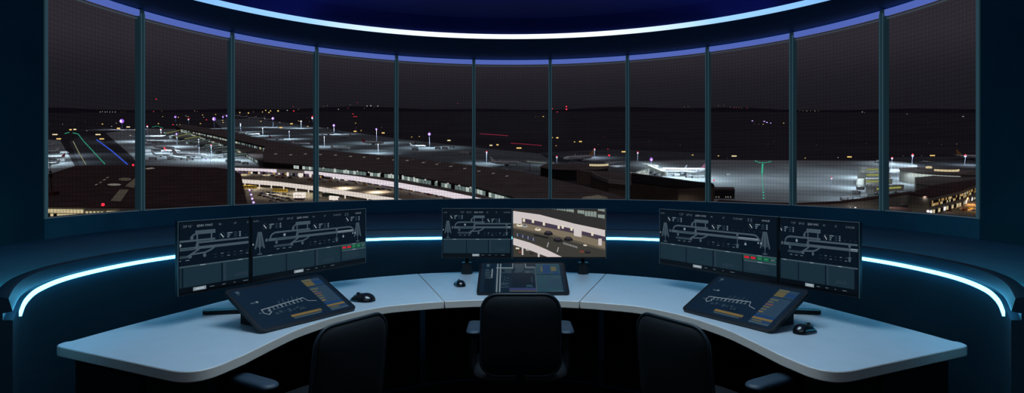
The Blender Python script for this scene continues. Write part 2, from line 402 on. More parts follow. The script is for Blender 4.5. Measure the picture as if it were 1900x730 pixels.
SH_ = .326                      # visible screen height; Y(p) turns the photo's drawing rows into metres
def Yf(p): return SH_ * (655 - p) / 610
def Xf(p): return (p - 75) * .000857
A = Art()
def tower(x0, x1, xt0, xt1, yt, yb, ys, xc):
    A.line([(xt0, Yf(yt)), (x0, Yf(yb))], .008, 'line'); A.line([(xt1, Yf(yt)), (x1, Yf(yb))], .008, 'line'); A.line([(xc, Yf(yt)), (xc, Yf(yb))], .008, 'line')
    A.poly([(xt0, Yf(yt)), (xt1, Yf(yt)), (x1 - .008, Yf(yb - 12)), (x0 + .008, Yf(yb - 12))], 'soft', 1)
    A.line([(xc, Yf(yb - 10)), (xc, Yf(ys))], .004, 'line'); A.line([(xc - .012, Yf(ys)), (xc + .012, Yf(ys))], .006, 'line'); A.disc(x0 - .014, Yf(305), .005, 'bright')
def dial(x, y):
    A.disc(x, Yf(y), .017, 'dim', 1); A.disc(x, Yf(y), .0145, 'bg', 2); A.line([(x - .007, Yf(y - 14)), (x + .007, Yf(y + 16))], .0045, 'white', 3)
    for i, yy in enumerate((-18, 0, 18)):
        A.rect(x + .028, Yf(y + yy + 5), x + (.058, .045, .040)[i], Yf(y + yy - 5), 'text', 3); A.rect(x + .066, Yf(y + yy + 5), x + .085, Yf(y + yy - 5), 'dim', 2); A.rect(x + .096, Yf(y + yy + 6), x + .106, Yf(y + yy - 6), 'text', 3)
tower(Xf(98), Xf(162), Xf(120), Xf(140), 192, 348, 405, Xf(130))
XR = .776; tower(XR - .028, XR + .028, XR - .009, XR + .009, 192, 348, 405, XR)
dial(Xf(168), 140); dial(Xf(575), 185); dial(.687, 140)
A.rect(Xf(408), Yf(155), Xf(532), Yf(120), 'line', 2)
for px_ in (430, 470, 512): A.rect(Xf(px_), Yf(152), Xf(px_ + 6), Yf(126), 'bar', 3)
A.line([(Xf(420), Yf(155)), (Xf(420), Yf(285))], .008, 'line'); A.line([(Xf(508), Yf(155)), (Xf(508), Yf(228))], .008, 'line')
A.line([(Xf(388), Yf(205)), (Xf(388), Yf(170)), (Xf(396), Yf(158)), (Xf(410), Yf(150))], .008, 'line'); A.disc(Xf(388), Yf(182), .009, 'line')
A.line([(Xf(210), Yf(262)), (Xf(212), Yf(240)), (Xf(224), Yf(220)), (Xf(244), Yf(209)), (Xf(268), Yf(207)), (Xf(528), Yf(207))], .009, 'line'); A.rect(Xf(263), Yf(218), Xf(270), Yf(196), 'line', 3)
A.line([(Xf(420), Yf(228)), (.700, Yf(228)), (.720, Yf(234)), (.732, Yf(250)), (.735, Yf(268))], .009, 'line')
A.rect(Xf(195), Yf(290), Xf(250), Yf(262), 'line', 2); A.rect(Xf(250), Yf(274), Xf(400), Yf(263), 'bar', 3); A.rect(Xf(250), Yf(290), Xf(400), Yf(278), 'bar', 3)
A.rect(Xf(400), Yf(287), .605, Yf(262), 'line', 2); A.rect(.605, Yf(274), .735, Yf(263), 'bright', 2); A.rect(.605, Yf(287), .735, Yf(278), 'text', 2); A.rect(.735, Yf(290), .746, Yf(260), 'line', 2)
A.rect(Xf(235), Yf(357), Xf(372), Yf(334), 'soft', 2); A.line([(Xf(360), Yf(345)), (Xf(430), Yf(288))], .008, 'line'); A.line([(Xf(385), Yf(328)), (Xf(470), Yf(322)), (Xf(500), Yf(306)), (Xf(524), Yf(286))], .008, 'line')
for a, b in ((465, 348), (255, 308), (378, 346), (420, 250), (180, 275)): A.disc(Xf(a), Yf(b), .009, 'line', 3)
A.line([(Xf(465), Yf(325)), (Xf(465), Yf(345))], .006, 'line'); A.disc(Xf(318), Yf(240), .008, 'bright', 3)
for a in (.598,): A.disc(a, Yf(242), .009, 'line', 3); A.line([(a, Yf(242)), (a, Yf(362))], .005, 'line'); A.disc(a, Yf(365), .009, 'line', 3); A.line([(a - .012, Yf(345)), (a + .012, Yf(345))], .005, 'line')
A.disc(.652, Yf(330), .007, 'bright', 3); A.line([(.652, Yf(300)), (.652, Yf(325))], .003, 'line'); A.disc(.752, Yf(305), .006, 'bright', 3)
for i in range(6):
    for yy in (350, 376): A.rect(.385 + i * .036, Yf(yy + 3), .400 + i * .036, Yf(yy - 3), 'dim' if (i + yy) % 3 else 'text', 2)
for i in range(3): A.rect(Xf(255 + i * 48), Yf(379), Xf(278 + i * 48), Yf(373), 'text', 2)
for i in range(7): A.rect(.545 + i * .036 - .02, Yf(200), .556 + i * .036 - .02, Yf(196), 'soft', 2)
A.text('AUTO', .008, Yf(88), .012, 'text'); A.text('T 27°', .165, Yf(88), .016, 'text'); A.text('DP 02°', .225, Yf(88), .016, 'text'); A.text('QNH 1004.5', .292, Yf(88), .016, 'bright'); A.text('VIS', .408, Yf(88), .013, 'text')
A.text('25°', .495, Yf(88), .013, 'text'); A.text('21.05.2023', .570, Yf(88), .014, 'text'); A.text('27  27', .665, Yf(82), .012, 'text'); A.text('09  09', .665, Yf(100), .012, 'text'); A.text('14:08:35', .755, Yf(88), .015, 'bright')
A.rect(.004, Yf(437), .846, Yf(424), 'bar', 1)
for i, (a, b) in enumerate(((.004, .218), (.225, .424), (.432, .630), (.638, .846))):
    A.rect(a, Yf(612), b, Yf(438), 'panel', 1); c_ = (a + b) / 2; A.rect(c_ - .014, Yf(434), c_ + .014, Yf(427), 'bright', 3)
A.rect(.436, Yf(606), .450, Yf(444), 'dim', 2)
for i in range(5): A.rect(.665, Yf(520 + i * 14 + 4), .665 + (.10, .13, .12, .13, .08)[i], Yf(520 + i * 14), 'soft', 2); A.rect(.645, Yf(520 + i * 14 + 4), .657, Yf(520 + i * 14), 'dim', 2)
for i in range(6): A.rect(.50 + i * .013, Yf(585), .508 + i * .013, Yf(560 - (i * 7) % 20), 'dim', 2)
A.rect(.638, Yf(478), .846, Yf(440), 'green', 2)
A.rect(.641, Yf(474), .846, Yf(444), 'panel', 3)
for i, c_ in enumerate(('red', 'red', 'green', 'green', 'bar')): A.rect(.645 + i * .041, Yf(470), .676 + i * .041, Yf(447), c_, 4); A.rect(.653 + i * .041, Yf(460), .668 + i * .041, Yf(455), 'text' if i > 1 else 'red', 5)
A.rect(.73, Yf(498), .76, Yf(490), 'bright', 3); A.rect(.642, Yf(502), .844, Yf(486), 'bar', 2)
A.rect(.0, Yf(655), .85, Yf(614), 'black', 1); A.rect(.275, Yf(653), .342, Yf(622), 'bright', 2); A.rect(.287, Yf(643), .330, Yf(632), 'white', 3)
for i, (a, ln) in enumerate(((.362, .024), (.428, .020), (.494, .010), (.548, .030))): A.rect(a, Yf(640), a + ln, Yf(635), 'text', 2)

B_ = Art(); B_.p = [q for q in A.p if min(x for x, y in q[2]) < .634]      # the same drawing cropped before the button panel
# live camera picture (a road forecourt at night)
VK = {k: glow('video ' + k, v) for k, v in dict(bg=(88, 82, 70), roof=(46, 44, 43), white=(204, 195, 193), shade=(190, 182, 178), glass=(110, 122, 118), pale=(160, 170, 162), violet=(66, 56, 72), dark=(40, 38, 38), lane=(122, 110, 92), deep=(58, 56, 50), navy=(52, 58, 84), cream=(225, 215, 190), car=(24, 24, 27), car2=(150, 150, 150), red=(120, 60, 50)).items()}
V = Art(); VW, VH = .640, .338
def vp(*pts): return [((x - 70) / 1150 * VW, (660 - y) / 595 * VH) for x, y in pts]
V.poly(vp((70, 65), (1220, 65), (1220, 330), (830, 250), (400, 140), (70, 95)), 'roof', 1)
for a in ((545, 66, 605, 82), (612, 66, 730, 100), (735, 68, 830, 118), (875, 82, 960, 140), (965, 95, 1115, 175), (1130, 66, 1215, 108), (1130, 135, 1215, 195)):
    V.poly(vp((a[0], a[1]), (a[2], a[1] + 12), (a[2], a[3]), (a[0], a[3] - 22)), 'glass', 2)
    for i in range(4):
        xx = a[0] + (a[2] - a[0]) * (i + .3) / 4; V.poly(vp((xx, a[1] + 6), (xx + 9, a[1] + 8), (xx + 9, a[3] - 14), (xx, a[3] - 16)), 'pale', 3)
V.poly(vp((70, 95), (400, 140), (830, 250), (1220, 330), (1220, 412), (830, 318), (400, 225), (70, 165)), 'white', 2)
V.poly(vp((180, 182), (400, 225), (830, 318), (1220, 412), (1220, 470), (930, 385), (820, 365), (500, 300), (180, 238)), 'violet', 3)
V.poly(vp((70, 165), (180, 185), (180, 250), (70, 250)), 'white', 4); V.poly(vp((825, 250), (930, 275), (925, 418), (830, 400)), 'white', 4)
for x_, y_ in ((205, 210), (318, 222), (455, 255), (640, 295), (690, 292), (800, 318), (1060, 380)): V.poly(vp((x_ - 14, y_ - 22), (x_ + 14, y_ - 18), (x_ + 14, y_ + 22), (x_ - 14, y_ + 18)), 'cream', 4)
V.poly(vp((1135, 435), (1178, 435), (1178, 520), (1135, 515)), 'white', 5)
V.poly(vp((180, 240), (500, 302), (820, 368), (1220, 472), (1220, 560), (900, 470), (500, 370), (70, 300), (70, 255)), 'lane', 2)
V.poly(vp((70, 310), (500, 400), (1220, 580), (1220, 660), (670, 660), (400, 520), (70, 420)), 'deep', 2)
V.poly(vp((330, 380), (510, 420), (510, 438), (330, 398)), 'car', 4); V.poly(vp((110, 365), (340, 430), (340, 470), (110, 400)), 'navy', 3)
for i in range(10): V.poly(vp((120 + i * 22, 370 + i * 6), (128 + i * 22, 372 + i * 6), (128 + i * 22, 408 + i * 6), (120 + i * 22, 406 + i * 6)), 'car2' if i % 3 == 0 else 'dark', 4)
for x_, y_, c_, q in ((150, 270, 'cream', 1), (215, 280, 'car2', 1), (380, 320, 'cream', 1), (510, 370, 'car', 1.5), (630, 452, 'car', 1.5), (760, 440, 'car', 1.5), (970, 515, 'cream', .6), (1000, 600, 'car', 1), (930, 590, 'red', .8)):
    V.poly(vp((x_ - 38 * q, y_ + 10 * q), (x_ - 34 * q, y_ - 6 * q), (x_ - 16 * q, y_ - 20 * q), (x_ + 16 * q, y_ - 18 * q), (x_ + 36 * q, y_ - 2 * q), (x_ + 38 * q, y_ + 14 * q), (x_, y_ + 20 * q)), c_, 5)
    V.poly(vp((x_ - 14 * q, y_ - 15 * q), (x_ + 14 * q, y_ - 13 * q), (x_ + 24 * q, y_ - 2 * q), (x_ - 22 * q, y_ - 5 * q)), 'dark' if c_ != 'car' else 'violet', 6)
for i in range(9): V.poly(vp((700 + i * 20, 480 + i * 6), (710 + i * 20, 481 + i * 6), (712 + i * 20, 505 + i * 6), (702 + i * 20, 504 + i * 6)), 'car2', 5)
for x_, y_ in ((505, 480), (630, 540)): V.poly(vp((x_, y_), (x_ + 14, y_ + 2), (x_ - 4, y_ + 62), (x_ - 16, y_ + 58)), 'car2', 5)
V.poly(vp((70, 425), (280, 485), (480, 565), (680, 660), (500, 660), (300, 585), (70, 510)), 'white', 4)
V.poly(vp((70, 512), (300, 587), (500, 660), (70, 660)), 'deep', 3)
for x_, y_, c_ in ((125, 555, 'cream'), (160, 600, 'red'), (250, 575, 'car2'), (300, 620, 'dark')): V.poly(vp((x_ - 22, y_ - 12), (x_ + 20, y_ - 8), (x_ + 24, y_ + 10), (x_ - 22, y_ + 8)), c_, 4)
V.poly(vp((178, 545), (198, 550), (198, 635), (178, 635)), 'white', 5); V.poly(vp((378, 612), (402, 620), (402, 660), (378, 660)), 'white', 5)

# ------------------------------------------------------------------ monitors
def frame_M(p, ux, uy_up):          # local x along the screen, z up, -y out of the face
    x = ux.normalized(); z = uy_up.normalized(); y = z.cross(x)
    return Matrix(((x.x, y.x, z.x, p.x), (x.y, y.y, z.y, p.y), (x.z, y.z, z.z, p.z), (0, 0, 0, 1)))
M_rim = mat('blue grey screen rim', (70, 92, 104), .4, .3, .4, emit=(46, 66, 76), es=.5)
def monitor(P0, P1, zb, zt, art, label, name, u0, sx, base_xy, kind, keys=SK, mats=S, basec='bg', W_art=None, rim=(1, 1, 1)):
    d = Vector((P1[0] - P0[0], P1[1] - P0[1], 0)); W = d.length; H = zt - zb
    M = frame_M(Vector((P0[0], P0[1], zb)), d, Vector((0, 0, 1)))
    root = empty(name, Matrix.Translation(((P0[0] + P1[0]) / 2, (P0[1] + P1[1]) / 2, ZD))); inv = root.matrix_world.inverted()
    L_ = inv @ M
    hb = MB(); hb.box((W / 2, .012, H / 2), (W, .022, H), 0, L_); hb.box((W / 2, .035, H / 2), (W * .6, .03, H * .6), 0, L_); o = hb.build('housing', M_blk, root); bevel(o, .003, 2)
    b = .007
    rm = MB(); rm.box((W / 2, .0005, H - .002), (W, .003, .003), 0, L_)
    if rim[0]: rm.box((.0015, .0005, H / 2), (.002, .003, H), 0, L_)
    if rim[1]: rm.box((W - .0015, .0005, H / 2), (.002, .003, H), 0, L_)
    rm.build('bezel_rim', M_rim, root)
    Ms = L_ @ Matrix.Translation((b, -.0012, .014 if kind != 'video' else .012))
    s = screen_mesh(art, W - 2 * b, SH_ if kind != 'video' else H - .018, Ms, root, 'screen', u0, sx, keys, mats, basec)
    s.parent = root
    # stand
    bx, by = base_xy; bl = inv @ Vector((bx, by, ZD)); back = inv @ (M @ Vector((W / 2, .05, H * .35)))
    if kind in ('post', 'video'):
        p = MB(); p.cyl((bl.x, bl.y, 0), .040, .075, 28); p.cyl((bl.x, bl.y, .075), .034, .006, 28); p.build('stand_clamp', M_blk, root, smooth=40)
        p = MB(); p.tube([(bl.x, bl.y + .0, .06), (bl.x, bl.y + .03, .16), (back.x, back.y + .03, back.z)], .016, 12); p.build('stand_arm', M_blk2, root, smooth=50)
    else:
        c3 = inv @ (M @ Vector((W / 2, .04, H * .4))); wd_ = Vector((base_xy[0], base_xy[1], ZL + .03)) ; wl = inv @ wd_
        p = MB(); p.box((W / 2, .065, H * .4), (.12, .03, .12), 0, L_); p.build('mount_plate', M_blk2, root)
        p = MB(); p.tube([c3, c3 + (wl - c3) * .5 + Vector((0, 0, .0)), wl], .018, 10); p.build('mount_arm', M_blk2, root, smooth=50)
    tag(root, label, 'monitor', 'monitors on the control desk'); return root
# left pair: one plane from P1 (far) to P0 (near)
PA, PB = Vector((-1.546, 2.887)), Vector((-.927, 3.96)); PM = PA + (PB - PA) * .313; dirv = (PB - PA).normalized() * .004
zb, zt = .893, 1.242
monitor(PA, PM - dirv, zb, zt, B_, 'narrow screen of the left pair, cropped runway diagram over dark grey panels', 'monitor', .207, .99, (-1.86, 3.98), 'arm', rim=(1, 0))
monitor(PM + dirv, PB, zb, zt, A, 'ultrawide screen of the left pair, runway diagram with red and green buttons', 'monitor', 0, .985, (-1.50, 4.42), 'arm', rim=(0, 1))
PC, PD = Vector((.927 * 1.0, 3.93)), Vector((1.585, 2.84)); PN = PC + (PD - PC) * .686
PC, PD = Vector((.928, 3.93)), Vector((1.588, 2.852)); PN = PC + (PD - PC) * .672; dv = (PD - PC).normalized() * .004
monitor(PC, PN - dv, zb, zt, A, 'ultrawide screen of the right pair, runway diagram with red and green buttons', 'monitor', 0, .98, (1.50, 4.42), 'arm', rim=(1, 0))
monitor(PN + dv, PD, zb, zt, B_, 'narrow screen of the right pair, cropped runway diagram over dark grey panels', 'monitor', .078, .69, (1.86, 3.98), 'arm', rim=(0, 1))
monitor(Vector((-.490, 4.36)), Vector((-.0008, 4.36)), .868, 1.219, B_, 'small runway diagram screen beside the live video screen at the middle desk', 'monitor', 0, .745, (-.321, 4.43), 'post')
monitor(Vector((.0008, 4.345)), Vector((.657, 4.345)), .868, 1.219, V, 'screen showing live video of a white canopied road with cars', 'monitor', 0, 1.0, (.505, 4.43), 'video', list(VK), VK, 'bg')

# ------------------------------------------------------------------ touch displays
TK = {k: glow('touch ' + k, v) for k, v in dict(bg=(8, 28, 42), edge=(5, 14, 22), line=(104, 118, 126), dim=(36, 54, 64), mid=(56, 74, 84), yellow=(86, 80, 50), blue=(22, 52, 88), pane=(36, 58, 76), orange=(108, 90, 50), red=(104, 64, 54), dark=(6, 22, 34), olive=(84, 84, 62), violet=(44, 52, 88), teal=(32, 62, 74)).items()}
for m_ in TK.values():
    b_ = m_.node_tree.nodes['Principled BSDF']; b_.inputs['Roughness'].default_value = .28; b_.inputs['Specular IOR Level'].default_value = .45
def touch_art_side():
    T = Art(); W, H = .52, .30
    def q(u, v): return (u * W, v * H)
    T.rect(*q(.05, .90), *q(.085, .96), 'mid', 2); T.rect(*q(.05, .86), *q(.07, .885), 'dim', 2)
    T.line([q(.13, .42), q(.60, .50)], .006, 'line', 3); T.line([q(.60, .50), q(.62, .40), q(.70, .36)], .004, 'line', 3); T.line([q(.13, .42), q(.125, .33), q(.16, .28), q(.20, .33), q(.18, .37)], .005, 'line', 3)
    T.line([q(.22, .36), q(.58, .43)], .0025, 'mid', 2)
    for i in range(9): T.line([q(.2 + i * .045, .43 + i * .008), q(.2 + i * .045, .37 + i * .006)], .004 if i % 3 else .007, 'line', 3)
    for i in range(5): T.line([q(.33 + i * .05, .47), q(.35 + i * .05, .55 + (i % 2) * .03)], .003, 'mid', 2)
    for i in range(7): T.rect(*q(.22 + i * .045, .24 + (i % 3) * .02), *q(.25 + i * .045, .29 + (i % 2) * .03), 'dim', 2)
    T.disc(*q(.155, .62), .007, 'line', 3); T.rect(*q(.09, .60), *q(.135, .63), 'mid', 2); T.rect(*q(.08, .34), *q(.11, .36), 'mid', 2)
    T.rect(*q(.44, .20), *q(.56, .28), 'dark', 2); T.rect(*q(.47, .235), *q(.48, .25), 'line', 3); T.rect(*q(.49, .238), *q(.535, .247), 'mid', 3)
    T.rect(*q(.33, .10), *q(.66, .155), 'orange', 3); T.rect(*q(.34, .055), *q(.64, .085), 'mid', 3); T.rect(*q(.62, .11), *q(.65, .145), 'olive', 4)
    T.rect(*q(.75, .04), *q(.96, .95), 'pane', 1)
    T.rect(*q(.75, .90), *q(.86, .95), 'olive', 2); T.rect(*q(.75, .76), *q(.85, .89), 'yellow', 2); T.rect(*q(.865, .78), *q(.96, .88), 'blue', 2); T.rect(*q(.75, .73), *q(.96, .745), 'dark', 2)
    for i in range(6):
        v = .68 - i * .066; T.rect(*q(.75, v - .03), *q(.75 + (.09, .06, .08, .07, .06, .05)[i], v), ('olive', 'yellow', 'red', 'yellow', 'olive', 'orange')[i], 2); T.rect(*q(.85, v - .02), *q(.93, v - .008), 'dim', 2)
    T.rect(*q(.75, .20), *q(.96, .265), 'blue', 2); T.rect(*q(.75, .15), *q(.96, .195), 'orange', 2); T.rect(*q(.77, .10), *q(.87, .125), 'yellow', 2); T.rect(*q(.75, .05), *q(.96, .075), 'mid', 2); T.rect(*q(.88, .10), *q(.95, .125), 'blue', 2)
    return T, W, H
def touch_art_mid():
    T = Art(); W, H = .515, .375
    def q(px, py): return ((px - 175) / 1560 * W, (600 - py) / 520 * H)
    T.rect(*q(250, 600), *q(430, 330), 'edge', 0)
    T.rect(*q(270, 150), *q(325, 95), 'mid', 2)
    for i in range(7): T.rect(*q(255, 200 + i * 25 + 12), *q(320 + (i * 37) % 50, 200 + i * 25), 'dim' if i % 2 else 'mid', 2)
    T.rect(*q(370, 350), *q(395, 190), 'line', 2); T.rect(*q(330, 365), *q(400, 345), 'mid', 2)
    for a in (470, 525): T.rect(*q(a, 600), *q(a + 26, 90), 'line', 2)
    T.rect(*q(455, 180), *q(780, 160), 'line', 2); T.rect(*q(560, 200), *q(780, 190), 'mid', 2); T.rect(*q(1010, 165), *q(1200, 150), 'line', 2); T.rect(*q(1010, 195), *q(1200, 180), 'mid', 2)
    T.rect(*q(765, 165), *q(782, 85), 'line', 2); T.rect(*q(815, 190), *q(825, 85), 'mid', 2); T.rect(*q(1008, 165), *q(1025, 85), 'line', 2); T.rect(*q(1190, 600), *q(1212, 150), 'mid', 2)
    T.rect(*q(560, 250), *q(615, 205), 'dark', 3); T.rect(*q(550, 270), *q(750, 205), 'dim', 2); T.rect(*q(460, 275), *q(560, 262), 'mid', 3)
    T.poly([q(825, 100), q(985, 95), q(990, 200), q(940, 260), q(780, 262), q(830, 200)], 'dim', 2); T.rect(*q(980, 290), *q(1200, 215), 'dim', 2); T.disc(*q(1055, 250), .012, 'mid', 3)
    for i in range(14): T.rect(*q(555 + (i * 53) % 170, 330 + i * 14 + 10), *q(590 + (i * 53) % 170, 330 + i * 14), 'mid' if i % 3 else 'dim', 3)
    T.rect(*q(550, 465), *q(700, 455), 'mid', 3); T.rect(*q(550, 520), *q(700, 512), 'mid', 3); T.rect(*q(760, 510), *q(1160, 270), 'dark', 3); T.rect(*q(1115, 440), *q(1135, 330), 'dim', 4); T.rect(*q(1020, 515), *q(1130, 480), 'teal', 4)
    T.rect(*q(710, 575), *q(1190, 530), 'violet', 3); T.rect(*q(720, 590), *q(1190, 578), 'olive', 3)
    T.rect(*q(1215, 595), *q(1670, 90), 'teal', 1); T.rect(*q(1340, 285), *q(1480, 110), 'blue', 2); T.rect(*q(1310, 240), *q(1340, 150), 'olive', 2); T.rect(*q(1500, 230), *q(1600, 150), 'olive', 2); T.rect(*q(1535, 300), *q(1640, 235), 'blue', 2)
    T.rect(*q(1215, 300), *q(1670, 288), 'dark', 2); T.rect(*q(1400, 470), *q(1650, 380), 'pane', 2); T.rect(*q(1520, 345), *q(1650, 335), 'mid', 3); T.rect(*q(1440, 590), *q(1680, 575), 'mid', 3); T.rect(*q(1230, 520), *q(1680, 490), 'pane', 2)
    return T, W, H
def touch_display(b0, b1, run, rise, art, label, foot, foot_side=1):
    """b0,b1: the two bottom corners on the desk; the panel leans back from them"""
    T, W0, H0 = art; b0 = Vector((*b0, ZD + .012)); b1 = Vector((*b1, ZD + .012)); d = b1 - b0; W = d.length
    nb = Vector((-d.y, d.x, 0)).normalized(); up = nb * run + Vector((0, 0, rise)); H = up.length
    M = frame_M(b0, d, up); root = empty('touch_display', Matrix.Translation((b0 + b1) / 2 - Vector((0, 0, .012)))); Li = root.matrix_world.inverted() @ M
    R2 = Li @ Matrix.Translation((W / 2, .009, H / 2)) @ Matrix.Rotation(R_(90), 4, 'X')
    hb = MB(); hb.prism(rrect(W, H, .026, 6), -.009, .009, 0, R2); o = hb.build('housing', M_blk, root, smooth=40); bevel(o, .003, 2)
    sw, sh = W - .03, H - .03
    K = list(TK); A2 = Art(); A2.p = [(l, c, [(x / W0 * sw, y / H0 * sh) for x, y in p]) for l, c, p in T.p]
    screen_mesh(A2, sw, sh, Li @ Matrix.Translation((.015, -.0006, .015)), root, 'screen', 0, 1, K, TK, 'bg')
    # glass face between bezel and picture is the housing itself; stand wedge behind
    st = MB(); a0, a1 = W * .12, W * .88; h1 = H * .86
    bt = [Li @ Vector((a0, .018, .02)), Li @ Vector((a1, .018, .02)), Li @ Vector((a1, .018, h1)), Li @ Vector((a0, .018, h1))]
    lo = [Vector((v.x, v.y, .001)) for v in (bt[3], bt[2])]
    st.add([bt[0], bt[1], bt[2], bt[3], lo[0], lo[1], Vector((bt[0].x, bt[0].y, .001)), Vector((bt[1].x, bt[1].y, .001))], [(0, 1, 2, 3), (3, 2, 5, 4), (4, 5, 7, 6), (6, 7, 1, 0), (0, 3, 4, 6), (1, 7, 5, 2)])
    st.build('stand_wedge', M_under, root)
    if foot:
        inv = root.matrix_world.inverted(); f0, f1 = [inv @ Vector((*p, ZD)) for p in foot]
        k = (f1 - f0).normalized(); sd = Vector((-k.y, k.x, 0)) * .030
        fm = MB(); ring = []
        pts = [f0 + sd * math.cos(a) - k * .022 * math.sin(a) for a in [math.pi * i / 8 for i in range(9)]]
        pts = pts[::-1] if False else pts
        poly = [(p.x, p.y) for p in pts] + [((f1 - sd).x, (f1 - sd).y), ((f1 + sd).x, (f1 + sd).y)]
        fm.prism(poly, .001, .022); o = fm.build('stand_foot', M_blk2, root, smooth=40); bevel(o, .003, 2)
        fm = MB(); c = (f1 + Vector((0, 0, .014))); fm.tube([(c.x, c.y, .008), (c.x, c.y, .11)], .022, 14); fm.build('stand_post', M_blk2, root, smooth=40)
    return tag(root, label, 'touch display', 'slanted touch displays lying on the desk')
ts = touch_art_side()
touch_display((-1.107, 2.765), (-.805, 3.25), .285, .155, ts, 'slanted touch display on the left desk section, showing a runway map and list', ((-1.545, 3.165), (-1.36, 3.20)))
touch_display((.872, 3.225), (1.147, 2.765), .285, .155, ts, 'slanted touch display on the right desk section, showing a runway map and list', ((1.545, 3.17), (1.36, 3.20)))
touch_display((-.2075, 3.64), (.3375, 3.64), .395, .125, touch_art_mid(), 'flatter touch display behind the middle chair, showing a dense airport plan', None)

# ------------------------------------------------------------------ mice
M_mouse = mat('glossy black mouse shell', (16, 20, 24), .25, 0, .6, coat=.4)
def mouse(x, y, rz, w_, l_, h_, label):
    root = empty('computer_mouse', Matrix.Translation((x, y, ZD + .001)) @ Matrix.Rotation(R_(rz), 4, 'Z'))
    def warp(p): return Vector((p.x * (1 + .10 * (p.y / (l_ / 2))), p.y, max(p.z, 0) * (1 - .28 * (p.y / (l_ / 2)) - .1 * (p.y / (l_ / 2)) ** 2)))
    m = MB(); m.pillow(w_, l_, h_ * 2, w_ * .46, bend=0, half=True, pw=2.2, warp=warp); m.build('shell', M_mouse, root, smooth=60)
    z = h_ * .80
    m = MB(); m.tube([(-.004, l_ * .24, z), (.004, l_ * .24, z)], .009, 14); m.build('scroll_wheel', M_blk2, root, smooth=40)
    for sg in (-1, 1):
        m = MB(); m.tube([(sg * .007, l_ * .10, h_ * .965), (sg * .009, l_ * .25, h_ * .84), (sg * .010, l_ * .40, h_ * .50)], .0016, 6); m.build('button_seam', M_under, root, smooth=40)
    return tag(root, label, 'computer mouse', 'mice on the desk')
mouse(-.835, 3.50, 62, .105, .150, .042, 'large black mouse on the desk beside the left touch display')
mouse(-.330, 3.955, 18, .070, .105, .036, 'small black mouse between the touch display and screen stand on the middle desk')
mouse(1.312, 2.80, -58, .072, .122, .040, 'black mouse on the desk just in front of the right touch display')

# ------------------------------------------------------------------ chairs
M_fab = mat('black chair upholstery', (9, 15, 20), .75, 0, .25, bump=.15, nscale=250, noise=.1)
M_pad = mat('soft blue black armrest pad', (38, 54, 68), .5, 0, .4)
def make_chair():
    root = empty('office_chair')
    bw, bh = .385, .40
    def wb(p):     # backrest: x across, local y -> up, leaning back and wrapping forward at the sides
        up_ = p.y; return Vector((p.x * (1 - .05 * (up_ / bh + .5)), -.20 - .05 * (up_ + bh / 2) / bh + p.z + .35 * p.x ** 2 + .05 * ((up_ / bh) ** 2), .682 + up_))
    m = MB(); m.pillow(bw, bh, .055, .075, warp=wb, pw=6); m.build('backrest', M_fab, root, smooth=60)
    rr = [(x, y) for x, y in rrect(bw + .006, bh + .006, .078, 8)]
    m = MB(); pth = [wb(Vector((x, y, -.004))) for x, y in rr]; m.tube(pth + [pth[0]], .0075, 8, caps=False); m.build('backrest_piping', mat('dark chair piping', (22, 33, 41), .5, 0, .4), root, smooth=60)
    m = MB(); m.pillow(.47, .46, .09, .10, M=Matrix.Translation((0, .04, .455)), bend=.012, pw=6); m.build('seat', M_fab, root, smooth=60)
    m = MB(); m.tube([(0, -.20, .53), (0, -.185, .45), (0, -.13, .40), (0, .0, .385)], [.016, .022, .026, .03], 10); m.build('back_bracket', M_under, root, smooth=50)
    for sx in (-1, 1):
        m = MB(); m.pillow(.078, .25, .032, .036, M=Matrix.Translation((sx * .238, .065, .652)), pw=6); m.build('armrest_pad', M_pad, root, smooth=60)
        m = MB(); m.tube([(sx * .238, .03, .640), (sx * .245, .01, .54), (sx * .245, .0, .46), (sx * .17, .0, .405), (sx * .06, 0, .40)], [.02, .02, .018, .018, .018], 10); m.build('armrest_post', M_blk, root, smooth=60)
    m = MB(); m.cyl((0, 0, .12), .028, .28, 18); m.cyl((0, 0, .37), .07, .03, 18); m.build('gas_column', M_blk2, root, smooth=40)
    for i in range(5):
        a = R_(90 + 72 * i); c, s_ = math.cos(a), math.sin(a)
        m = MB(); m.tube([(c * .02, s_ * .02, .115), (c * .16, s_ * .16, .10), (c * .30, s_ * .30, .075)], [.03, .026, .02], 8); leg = m.build('base_leg', M_blk, root, smooth=50)
        m = MB(); m.tube([(c * .30 - s_ * .022, s_ * .30 + c * .022, .029), (c * .30 + s_ * .022, s_ * .30 - c * .022, .029)], .028, 14); m.build('caster', M_blk2, leg, smooth=40)
    return root
ch0 = make_chair()
cl = copy_tree(ch0); cr_ = copy_tree(ch0)
def put(c, x, y, rz, label):
    c.location = (x, y, 0); c.rotation_euler = (0, 0, R_(rz)); tag(c, label, 'office chair', 'black office chairs at the desk')
put(ch0, .042, 3.22, 0, 'black office chair with blue-grey armrests tucked under the middle desk section')
put(cl, -.825, 2.60, 57.8, 'black office chair turned towards the left touch display, cut by the frame')
put(cr_, .825, 2.60, -57.8, 'black office chair turned towards the right touch display, cut by the frame')

